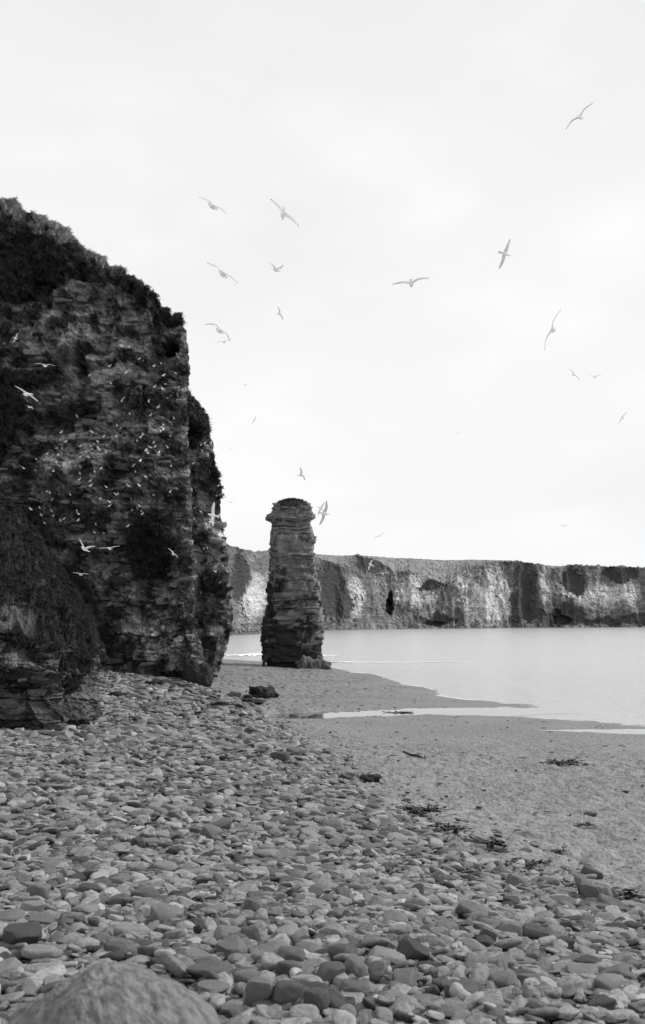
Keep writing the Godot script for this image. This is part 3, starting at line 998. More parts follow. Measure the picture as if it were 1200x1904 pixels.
# ---------------------------------------------------------------- stones
# sd: shape seed, n: facets per side, angular 0..1, flat cut strength
func stone_mesh(sd: int, n: int, angular: float, rough := 0.06) -> ArrayMesh:
	var r := RandomNumberGenerator.new()
	r.seed = sd * 7919 + 13
	var planes := []
	var cuts := int(lerpf(4.0, 9.0, angular))
	for k in cuts:
		var a := Vector3(r.randf_range(-1, 1), r.randf_range(-1, 1), r.randf_range(-1, 1)).normalized()
		planes.append([a, r.randf_range(0.62, 0.86) * (1.25 if angular > 0.95 else 1.0)])
	planes.append([Vector3(0.08, 1, 0.05).normalized(), r.randf_range(0.62, 0.8)])
	planes.append([Vector3(0, -1, 0.06).normalized(), 0.75])
	if angular < 0.0: planes.clear()
	var hard := lerpf(0.55, 0.97, angular)
	var off := Vector3(r.randf(), r.randf(), r.randf()) * 50.0
	var ids := {}
	var st := SurfaceTool.new()
	st.begin(Mesh.PRIMITIVE_TRIANGLES)
	for face in 6:
		var ax := face / 2
		var sgn := 1.0 if face % 2 == 0 else -1.0
		var g := []
		for j in n + 1:
			for i in n + 1:
				var u := i * 2.0 / n - 1.0
				var v := j * 2.0 / n - 1.0
				var q := [Vector3(sgn, u, v), Vector3(u, sgn, v), Vector3(u, v, sgn)][ax] as Vector3
				q = q.lerp(q.normalized() * 1.15, lerpf(0.85, 0.35, angular) if angular < 0.95 else 0.12)
				for pl in planes:
					var e: float = q.dot(pl[0]) - pl[1]
					if e > 0.0: q -= pl[0] * e * hard
				if rough > 0.0:
					q += q.normalized() * rough * (nz.get_noise_3dv(q * 1.0 + off) + 0.3 * nz.get_noise_3dv(q * 3.0 + off))
				g.append(q * 0.58)
		for j in n:
			for i in n:
				var a: int = j * (n + 1) + i
				var quad := [g[a], g[a + 1], g[a + n + 1], g[a + 1], g[a + n + 2], g[a + n + 1]]
				if (face % 2 == 0) != (ax == 1): quad.reverse()
				if angular > 0.9: st.set_smooth_group(-1)
				for q in quad: st.add_vertex(q)
	st.generate_normals()
	return st.commit()

var stone_hi := []
var stone_lo := []
const TONES := [0.09, 0.135, 0.185, 0.24, 0.31]

func stone_at(px: float, py: float) -> Vector3:
	# where the line of sight through that spot of the picture meets the beach
	var d := 3.0
	while d < 75.0:
		var y := EYE - (py - HY) / F * d
		if y <= height((px - 600.0) / F * d, d): break
		d += 0.05 + d * 0.004
	return Vector3((px - 600.0) / F * d, height((px - 600.0) / F * d, d), -d)

func single_stone(where: Vector3, size: Vector3, shape: int, tone: int, turn: Vector3, label: String, category := "stone", group := "", called := "beach_stone") -> void:
	var o := put(called, stone_hi[shape % stone_hi.size()], mats["stone_%d" % tone])
	o.position = where
	o.basis = Basis.from_euler(turn) * Basis.from_scale(size)
	tag(o, label, category, group)

# spot on the picture (centre of the foot), width and height there in picture units, shape (0-11 rounded, 12-23 angular), tone, tilt, what it looks like
const MARKED := [
	[72, 1685, 42, 36, 2, 3, 0.1, "roundish pale mottled cobble left of two dark blocks, lower left shingle"],
	[62, 1713, 44, 26, 14, 4, 0.0, "pale angular stone just below a roundish mottled cobble, lower left"],
	[172, 1676, 52, 22, 15, 0, 0.05, "dark oblong block with a pale right end, lower left shingle"],
	[220, 1700, 52, 26, 16, 1, -0.1, "dark wedge slab in front of the dark oblong block"],
	[160, 1712, 46, 18, 4, 4, 0.0, "pale flat stone between the angular stone and dark wedge slab"],
	[245, 1757, 62, 28, 5, 4, 0.0, "broad pale mottled stone above the big blurred boulder"],
	[305, 1734, 64, 42, 17, 3, 0.35, "long grey slab tilted down to the right above the blurred boulder"],
	[472, 1718, 36, 40, 18, 2, 0.2, "upright angular grey block in the middle of the lower shingle"],
	[432, 1770, 62, 32, 6, 3, 0.15, "elongated smooth stone below the upright angular grey block"],
	[467, 1772, 34, 42, 7, 2, -0.2, "squat grey stone touching the elongated smooth stone's right end"],
	[542, 1808, 46, 36, 8, 2, 0.0, "round grey cobble bottom centre, above two larger rounded stones"],
	[217, 1800, 46, 36, 19, 1, 0.1, "dark angular block just above the blurred boulder's top"],
	[387, 1832, 88, 26, 9, 1, 0.0, "long dark flat stone right of the blurred boulder"],
	[482, 1886, 52, 54, 10, 3, 0.0, "tall mottled pale stone at the bottom beside a dark round one"],
	[539, 1890, 60, 48, 11, 1, 0.1, "large dark round stone at the bottom centre edge"],
	[588, 1900, 46, 44, 3, 1, 0.0, "dark rounded stone cut by the bottom edge near centre"],
	[35, 1772, 78, 38, 20, 0, -0.15, "big dark slab at the left edge above the blurred boulder"],
	[77, 1798, 68, 24, 1, 4, 0.0, "pale flat stone lying against the big dark slab"],
	[370, 1750, 20, 20, 21, 0, 0.3, "small very dark pointed stone above the long dark flat stone"],
	[395, 1866, 58, 20, 0, 3, 0.0, "flat pale stone at the right foot of the blurred boulder"],
	[330, 1630, 32, 24, 22, 0, 0.0, "dark square block standing alone mid shingle, left of centre"],
	[258, 1590, 26, 30, 23, 0, 0.2, "dark upright pointed stone on the left middle shingle"],
	[15, 1604, 15, 28, 2, 4, 0.0, "pale upright egg shaped stone at the left edge"],
	[637, 1806, 50, 40, 4, 1, 0.2, "large smooth dark boulder left of a pale upright oval stone"],
	[662, 1840, 46, 44, 5, 3, 0.5, "pale oval stone standing on its side, bottom centre"],
	[720, 1812, 66, 32, 6, 4, 0.15, "long pale rounded stone right of the pale upright oval"],
	[615, 1855, 54, 50, 13, 1, 0.1, "big dark block below the large smooth dark boulder"],
	[660, 1872, 52, 32, 8, 2, 0.1, "grey rounded stone right of the big dark block"],
	[810, 1782, 40, 28, 9, 3, 0.1, "mottled oval cobble on the lower right shingle"],
	[768, 1800, 58, 38, 14, 0, 0.5, "dark blocky slab leaning left of the mottled oval cobble"],
	[905, 1770, 34, 38, 10, 2, 0.3, "mottled speckled stone right of centre in the lower shingle"],
	[952, 1755, 46, 32, 11, 3, 0.1, "rounded pale stone with a humped back, lower right"],
	[1010, 1760, 76, 24, 15, 0, 0.12, "long dark slab pointing right in the lower right shingle"],
	[1052, 1776, 40, 22, 16, 0, 0.0, "short dark slab at the right end of the long dark slab"],
	[1130, 1860, 56, 36, 17, 4, 0.1, "pale squared block near the lower right corner"],
	[862, 1880, 66, 32, 18, 1, 0.1, "long dark angular block at the bottom right of centre"],
	[965, 1660, 44, 32, 19, 2, 0.3, "grey triangular stone near the foot of the shingle, right"],
	[950, 1694, 34, 20, 20, 0, 0.0, "dark block in front of the grey triangular stone"],
	[1020, 1655, 38, 18, 1, 1, 0.0, "dark flat stone right of the grey triangular stone"],
	[842, 1614, 32, 20, 21, 2, 0.0, "square grey block where shingle meets sand, right of centre"],
	[648, 1584, 20, 24, 22, 0, 0.1, "small dark round-topped stone in the centre of the shingle"],
	[620, 1758, 48, 32, 12, 4, 0.0, "pale squarish block above the large smooth dark boulder"],
	[520, 1420, 38, 24, 2, 0, 0.0, "large dark rounded boulder on the upper shingle near the sand"],
	[465, 1372, 22, 22, 13, 0, 0.2, "dark pointed rock on the upper shingle"],
	[583, 1410, 30, 18, 3, 0, 0.0, "dark rock at the sand edge right of the large rounded boulder"],
	[395, 1394, 26, 16, 14, 1, 0.0, "grey-dark rock in the upper middle of the shingle"],
	[300, 1376, 30, 22, 15, 4, 0.5, "pale tilted slab on the upper shingle below the tall cliff"],
	[310, 1338, 24, 12, 16, 4, 0.0, "pale flat slab close to the cliff foot"],
	[392, 1566, 40, 28, 17, 2, 0.4, "grey slab leaning left of a speckled long slab, centre left"],
	[412, 1552, 54, 24, 18, 1, -0.35, "speckled long slab sloping down to the right, centre left"],
	[482, 1640, 40, 26, 19, 4, 0.0, "bright squared stone in the centre of the shingle"],
	[497, 1604, 48, 20, 4, 3, 0.1, "smooth oblong stone above the bright squared stone"],
	[28, 1452, 32, 18, 20, 3, 0.0, "pale block at the left edge below the low bluff"],
	[910, 1572, 34, 18, 5, 4, 0.0, "pale rounded stone at the foot of the shingle with weed below"],
	[935, 1580, 40, 12, 21, 3, 0.0, "pale flat slab lying in dark weed at the shingle foot"],
	[1076, 1626, 44, 13, 22, 2, -0.06, "pale long slab lying on the sand at right"],
	[1102, 1628, 40, 24, 15, 0, 0.25, "dark slab leaning behind the pale long slab on sand"],
	[1098, 1517, 24, 14, 13, 0, 0.1, "small dark rock alone on the open sand at right"],
	[890, 1510, 18, 6, 5, 3, 0.0, "low pale stone on the open sand left of the small dark rock"],
	[1098, 1815, 58, 22, 16, 0, 0.1, "dark slab above the pale squared block, lower right"],
	[550, 1336, 22, 14, 19, 1, 0.0, "grey pointed rock standing at the end of the tidal channel"],
	[437, 1300, 24, 20, 13, 0, 0.1, "dark block beside the dark weedy rock on the sand"]]

func short_name(label: String) -> String:
	var cut := label.length()
	for w in [" at ", " in ", " on ", " left", " right of", " right ", " above", " below", " lying", " between", " just", " with ", " cut", " near ", " where", " standing", " pointing", " tilted", " touching", " leaning", " sloping", " close", " beside", " alone", ","]:
		var f := label.find(w)
		if f > 0: cut = mini(cut, f)
	return label.substr(0, cut)

func make_stones() -> void:
	for k in 12: stone_hi.append(stone_mesh(100 + k, 9, 0.12 + 0.03 * k, 0.14))
	for k in 12: stone_hi.append(stone_mesh(200 + k, 9, 0.62 + 0.025 * k, 0.10))
	for k in 10: stone_lo.append(stone_mesh(300 + k, 5, 0.25 + 0.065 * k, 0.12))
	for k in TONES.size():
		var m: StandardMaterial3D = mats.cobble.duplicate()
		m.albedo_color = grey(TONES[k]).linear_to_srgb()
		m.vertex_color_use_as_albedo = false
		mats["stone_%d" % k] = m
	# the defocused boulder right in front of the camera
	var o := put("foreground_boulder", stone_mesh(41, 26, -0.1, 0.1), mats.boulder)
	o.position = Vector3((212 - 600.0) / F * 2.3, 4.19, -2.3)
	o.basis = Basis.from_euler(Vector3(0.0, 0.4, 0.06)) * Basis.from_scale(Vector3(0.53, 0.76, 0.5))
	mats.boulder.albedo_color = grey(0.21).linear_to_srgb()
	mats.boulder.vertex_color_use_as_albedo = false
	tag(o, "large rounded boulder, out of focus, in the lower left corner", "boulder")
	var spots := []
	for s in MARKED:
		var q := stone_at(s[0], s[1])
		var d := -q.z
		var wdt: float = s[2] / F * d
		var hgt: float = s[3] / F * d
		q.y += hgt * 0.36 + (0.05 if bank(q.x, d) > 0.3 else -0.06)
		spots.append([q.x, -q.z, wdt * 0.5])
		single_stone(q, Vector3(wdt * 0.86, hgt * 0.95, wdt * 0.62), s[4], s[5], Vector3(0.0, rng.randf_range(-0.4, 0.4), -s[6]), s[7], "stone", "marked stones of the beach")
	# leaning slabs set on edge at the shingle foot
	var fan := [[1085, 1674, 20, 38, 0.45, 2, "leftmost and longest of the leaning slabs on edge, right"], [1102, 1684, 16, 34, 0.3, 2, "second leaning slab on edge from the left of the fan"], [1116, 1684, 18, 32, 0.35, 3, "third leaning slab on edge, pale face to the right"], [1131, 1682, 14, 24, 0.6, 3, "small pale slab behind the fan of leaning slabs"], [1142, 1698, 42, 18, -0.55, 2, "slab sloping down to the right from the leaning fan"], [1100, 1700, 26, 12, -0.5, 4, "pale flat stone lying before the leaning slabs"], [1122, 1704, 16, 16, 0.2, 2, "small grey stone before the leaning slabs"], [1180, 1698, 46, 14, -0.2, 3, "pale long slab right of the leaning fan at the frame edge"], [1168, 1712, 40, 16, -0.35, 1, "dark ridged slab below the pale long slab, right edge"]]
	for s in fan:
		var q := stone_at(s[0], s[1])
		var d := -q.z
		q.y += s[3] / F * d * 0.5 + 0.04
		spots.append([q.x, d, 0.1])
		single_stone(q, Vector3(s[2] / F * d * 1.15, s[3] / F * d * 1.25, 0.26), 12 + (int(s[0]) % 12), s[5], Vector3(-0.1, 0.5, s[4]), s[6], "slab", "leaning slabs at the shingle foot")
	# more of the larger stones, one by one
	var kinds := [["dark", "grey", "grey", "pale", "whitish"], ["rounded cobble", "angular flat stone"]]
	var more := []
	var made := 0
	for tries in 6000:
		if made >= 236: break
		var px := rng.randf_range(-10.0, 1210.0)
		var py := lerpf(1310.0, 1915.0, pow(rng.randf(), 0.55))
		var q := stone_at(px, py)
		var d := -q.z
		if d > 62.0 or bank(q.x, d) < 0.25 or (px < 175.0 and py < 1385.0): continue
		if d < 4.0 and px < 430.0: continue
		var shape := rng.randi_range(0, 23)
		var s := (0.07 + 0.1 * rng.randf()) * minf(0.75 + d / 14.0, 2.6)
		var clash := false
		for t in spots:
			if Vector2(t[0] - q.x, t[1] - d).length() < t[2] + s * 0.5: clash = true
		if clash: continue
		spots.append([q.x, d, s * 0.5])
		var hgt := s * rng.randf_range(0.28, 0.6)
		q.y += hgt * 0.38 + 0.02
		var tone := clampi(int(absf(rng.randfn(2.7, 1.1))), 0, 4)
		single_stone(q, Vector3(s, hgt, s * rng.randf_range(0.55, 0.9)), shape, tone, Vector3(rng.randf_range(-0.2, 0.2), rng.randf() * TAU, rng.randf_range(-0.25, 0.25)),
			"x", "stone", "larger stones of the shingle bank")
		more.append([px, py, "%s %s" % [kinds[0][tone], kinds[1][1 if shape > 11 else 0]], get_child(get_child_count() - 1)])
		made += 1
	# each named by the marked stone it lies nearest to, its side of it and its turn
	var sides := {}
	for k in more.size():
		var best := 0
		var far := 1e9
		for m in MARKED.size():
			var e := Vector2(more[k][0] - MARKED[m][0], (more[k][1] - MARKED[m][1]) * 1.6).length()
			if e < far:
				far = e
				best = m
		var dx: float = more[k][0] - MARKED[best][0]
		var dy: float = more[k][1] - MARKED[best][1]
		var side := ("right of" if dx > 0 else "left of") if absf(dx) > absf(dy) * 1.6 else ("below" if dy > 0 else "above")
		var key := "%d %s" % [best, side]
		if not sides.has(key): sides[key] = []
		sides[key].append([far, k, side, best])
	var used := {}
	var ordinal := ["nearest", "second", "third", "fourth", "fifth", "sixth", "seventh", "eighth", "ninth", "tenth", "eleventh", "twelfth"]
	for key in sides:
		sides[key].sort()
		for n in sides[key].size():
			var e: Array = sides[key][n]
			var words := "%s, %s larger stone %s the %s" % [more[e[1]][2], ordinal[mini(n, 11)], e[2], short_name(MARKED[e[3]][7])]
			while used.has(words): words += (" further up" if more[e[1]][1] < 1560.0 else " lower down")
			used[words] = true
			more[e[1]][3].set_meta("label", words)
	# the countless rest
	var xf := []
	var cols := []
	for k in stone_lo.size():
		xf.append([]); cols.append(PackedColorArray())
	var bands := [[3.0, 9.0, 800.0, 0.03, 0.12], [9.0, 16.0, 400.0, 0.045, 0.17], [16.0, 30.0, 170.0, 0.075, 0.25], [30.0, 48.0, 80.0, 0.11, 0.36], [48.0, 74.0, 40.0, 0.15, 0.5]]
	for b in bands:
		var lo: float = b[0]
		var hi: float = b[1]
		var half := 0.36 * hi + 2.5
		var total := int((hi - lo) * half * 2.0 * b[2])
		for i in total:
			var d := rng.randf_range(lo, hi)
			var x := rng.randf_range(-half, half)
			if absf(x) > 0.36 * d + 2.5: continue
			var k := bank(x, d) + 0.8 * nz.get_noise_2d(x * 0.5, d * 0.5)
			if k < 0.0:
				if rng.randf() > 0.35 * exp(k * 1.6): continue
			elif k < 0.8 and rng.randf() > 0.4 + k: continue
			if d < 28.0 and x < -15.0: continue
			var s := lerpf(b[3], b[4], pow(rng.randf(), 2.2))
			if k < 0.0: s *= 0.6
			var g := height(x, d)
			if d > 34.0 and x < -10.9 - (d - 46.0) * 0.23: continue
			var lay := rng.randf()
			var hgt := s * rng.randf_range(0.22, 0.62)
			var pos := Vector3(x, g + hgt * 0.3 - 0.03 + (0.05 + s * 0.35) * lay * sstep(0.0, 1.5, k) + 0.05 * nz.get_noise_2d(x * 1.7, d * 2.2), -d)
			var bs := Basis.from_euler(Vector3(rng.randfn(0.0, 0.22), rng.randf() * TAU, rng.randfn(0.0, 0.22))) * Basis.from_scale(Vector3(s * rng.randf_range(0.9, 1.5), hgt, s * rng.randf_range(0.6, 1.0)))
			var v := rng.randi() % stone_lo.size()
			xf[v].append(Transform3D(bs, pos))
			cols[v].append(grey(clampf(rng.randfn(0.182, 0.08), 0.045, 0.4)))
	var holder := base("shingle")
	tag(holder, "bank of countless small grey stones covering the foreground", "shingle", "", "stuff")
	var count := 0
	for v in stone_lo.size():
		var mm := copies("small_stones", stone_lo[v], mats.shingle, xf[v], cols[v], holder)
		mm.set_meta("kind", "stuff")
		count += xf[v].size()
	print("small stones ", count)

# ---------------------------------------------------------------- weed, driftwood, rocks on the sand
func weed_mesh(sd: int, strands: int) -> ArrayMesh:
	var r := RandomNumberGenerator.new()
	r.seed = sd
	var st := SurfaceTool.new()
	st.begin(Mesh.PRIMITIVE_TRIANGLES)
	for k in strands:
		var a := r.randf() * TAU
		var p := Vector3(r.randf_range(-0.5, 0.5), r.randf_range(0.02, 0.12), r.randf_range(-0.25, 0.25))
		var wdt := r.randf_range(0.02, 0.05)
		for s in 6:
			a += r.randf_range(-0.6, 0.6)
			var q := p + Vector3(cos(a), 0, sin(a) * 0.6) * 0.09
			q.y = clampf(p.y + r.randf_range(-0.04, 0.04), 0.01, 0.16)
			var side := Vector3(-sin(a), 0.4, cos(a)) * wdt
			st.add_vertex(p - side); st.add_vertex(q - side); st.add_vertex(p + side)
			st.add_vertex(p + side); st.add_vertex(q - side); st.add_vertex(q + side)
			p = q
	st.generate_normals()
	return st.commit()

func make_flotsam() -> void:
	var weeds := [[785, 1512, 60, "thin dark seaweed line at the shingle foot below the driftwood"], [830, 1548, 60, "dark seaweed patch at the shingle foot, centre right"], [900, 1578, 80, "dark seaweed heap around pale slabs at the shingle foot"], [975, 1612, 60, "scattered dark seaweed above the grey triangular stone"], [1048, 1650, 46, "dark seaweed just left of the leaning slabs"], [1150, 1672, 80, "black seaweed heap right of the leaning slabs"], [1196, 1690, 50, "dark seaweed at the right frame edge by the shingle"], [1045, 1421, 50, "long thin dark weed strand on the open sand at right"], [1090, 1538, 28, "small dark weed scrap on sand below the small dark rock"], [740, 1328, 40, "thin dark weed strand on the far bank of the channel"], [1040, 1587, 24, "tiny weed scrap on sand above the slabs"], [850, 1652, 36, "dark weed tuft among the stones, lower right"], [750, 1638, 36, "dark weed tuft among the stones near centre"]]
	for s in weeds:
		var q := stone_at(s[0], s[1])
		var o := put("seaweed", weed_mesh(int(s[0]), 46), mats["weed_dark"])
		o.position = q + Vector3(0, 0.02, 0)
		var k: float = s[2] / F * -q.z
		o.basis = Basis.from_scale(Vector3(k, minf(k, 0.8), minf(k, 1.2)))
		tag(o, s[3], "seaweed", "seaweed along the beach")
	# driftwood branch on the sand
	var a := stone_at(750, 1405)
	var b := stone_at(797, 1414)
	var st := base("driftwood", a)
	tag(st, "thin bent driftwood branch lying on the open sand", "driftwood")
	var v := b - a
	put("branch", tube([[0, 0.14, 0, 0.035], [v.x * 0.3, 0.09, v.z * 0.3, 0.05], [v.x * 0.6, 0.10, v.z * 0.45, 0.055], [v.x * 0.85, 0.06, v.z * 0.8, 0.05], [v.x, 0.02, v.z, 0.03]], 8, 0.02), mats["wood_dark"], st)
	put("twig", tube([[v.x * 0.85, 0.06, v.z * 0.8, 0.03], [v.x * 0.93, 0.12, v.z * 0.6, 0.02], [v.x * 0.98, 0.16, v.z * 0.5, 0.01]], 6, 0.01), mats["wood_dark"], st)
	# weedy rocks on the sand at the end of the shingle
	for s in [[485, 1296, 46, 22, 5, "dark weedy rock heap on the sand left of the stack"], [512, 1297, 16, 8, 6, "small dark rock right of the weedy rock heap"], [460, 1300, 22, 10, 7, "low dark rock between the block and the weedy heap"], [470, 1307, 40, 9, 4, "low flat reef rock in front of the weedy heap"], [370, 1276, 44, 48, 1, "dark undercut boulder at the foot of the tall cliff's edge"], [292, 1278, 60, 16, 3, "low dark ledge rock at the foot of the tall cliff"], [345, 1285, 30, 14, 2, "dark rock between the ledge and the undercut boulder"], [692, 1452, 38, 12, 6, "low grey rocks on the sand edge below the driftwood"], [650, 1447, 28, 16, 0, "angular pale rock at the sand edge below the driftwood"]]:
		var q := stone_at(s[0], s[1])
		var d := -q.z
		var o := put("beach_rock", stone_mesh(500 + s[4], 14, 0.55, 0.5), mats["rock_dark"] if s[4] != 0 else mats["stone_3"])
		o.position = q + Vector3(0, s[3] / F * d * 0.3, 0)
		o.basis = Basis(Vector3.UP, 0.3 * s[4]) * Basis.from_scale(Vector3(s[2] / F * d, s[3] / F * d * 1.2, s[2] / F * d * 0.8))
		tag(o, s[5], "rock", "rocks at the end of the shingle")
	# flecks of weed and shell scattered on the sand
	var xf := []
	var cols := PackedColorArray()
	for i in 2600:
		var d := rng.randf_range(12.0, 100.0)
		var x := rng.randf_range(-0.1, 0.36) * d
		if bank(x, d) > -0.2: continue
		var g := height(x, d)
		if g < 0.03 or rng.randf() > 0.35 + 0.9 * nz.get_noise_2d(x * 0.3, d * 0.3): continue
		var s := rng.randf_range(0.015, 0.06) * (1.0 + d / 60.0)
		xf.append(Transform3D(Basis(Vector3.UP, rng.randf() * TAU) * Basis.from_scale(Vector3(s * rng.randf_range(1.0, 2.6), s * 0.35, s)), Vector3(x, g + 0.005, -d)))
		cols.append(grey(rng.randf_range(0.03, 0.12) if rng.randf() < 0.8 else 0.3))
	tag(copies("sand_scraps", stone_lo[3], mats.shingle, xf, cols), "tiny dark scraps of weed and shell flecking the sand", "debris", "", "stuff")

# ---------------------------------------------------------------- gulls
# wing angles in degrees: inner and outer half of the left and the right wing above level; sweep pulls the tips back
func gull_mesh(li: float, lo: float, ri: float, ro: float, sweep: float) -> ArrayMesh:
	var st := SurfaceTool.new()
	st.begin(Mesh.PRIMITIVE_TRIANGLES)
	# body: beak tip at -z, tail at +z
	var prof := [[-0.235, 0.002, 0.0], [-0.205, 0.011, 0.002], [-0.198, 0.022, 0.006], [-0.17, 0.034, 0.008], [-0.14, 0.034, 0.004], [-0.10, 0.046, -0.004], [-0.04, 0.058, -0.008], [0.03, 0.054, -0.006], [0.10, 0.034, 0.0], [0.15, 0.02, 0.004]]
	var sides := 10
	for k in prof.size() - 1:
		for s in sides:
			for q in [[k, s], [k + 1, s], [k, s + 1], [k, s + 1], [k + 1, s], [k + 1, s + 1]]:
				var a: float = q[1] / float(sides) * TAU
				var pr: Array = prof[q[0]]
				st.set_color(grey(0.2) if q[0] < 2 else grey(0.88))
				st.set_smooth_group(0)
				st.add_vertex(Vector3(cos(a) * pr[1] * 0.95, sin(a) * pr[1] + pr[2], pr[0]))
	# tail fan with a little thickness
	for y in [0.006, -0.002]:
		st.set_color(grey(0.8))
		st.add_vertex(Vector3(-0.02, y, 0.13)); st.add_vertex(Vector3(-0.055, y, 0.25)); st.add_vertex(Vector3(0.02, y, 0.13))
		st.add_vertex(Vector3(0.02, y, 0.13)); st.add_vertex(Vector3(-0.055, y, 0.25)); st.add_vertex(Vector3(0.055, y, 0.25))
	# wings
	for side in [-1.0, 1.0]:
		var ai := deg_to_rad(li if side < 0 else ri)
		var ao := deg_to_rad(lo if side < 0 else ro)
		var p := Vector3(side * 0.03, 0.022, -0.02)
		var rows := []
		var n := 9
		for k in n:
			var t := k / float(n - 1)
			if k > 0:
				var an := lerpf(ai, ao, sstep(0.25, 0.7, t))
				var seg := 0.47 / (n - 1)
				var back := lerpf(-0.25, sweep, sstep(0.2, 0.75, t))
				p += Vector3(side * cos(an), sin(an), back).normalized() * seg
			var chord := lerpf(0.13, 0.085, t) * sqrt(maxf(0.0, 1.0 - pow(t, 4.0))) + 0.008
			var thick := lerpf(0.02, 0.006, t)
			rows.append([p + Vector3(0, 0, -chord * 0.4), p + Vector3(0, thick, -chord * 0.15), p + Vector3(0, 0, chord * 0.6), p + Vector3(0, -thick * 0.4, -chord * 0.1), t])
		for k in n - 1:
			for e in 4:
				var e2 := (e + 1) % 4
				for q in [[k, e], [k + 1, e], [k, e2], [k, e2], [k + 1, e], [k + 1, e2]]:
					var tone := 0.66 if e < 2 else 0.88
					if rows[q[0]][4] > 0.92: tone = 0.2
					st.set_color(grey(tone))
					st.set_smooth_group(-1)
					st.add_vertex(rows[q[0]][q[1]])
	st.generate_normals()
	return st.commit()

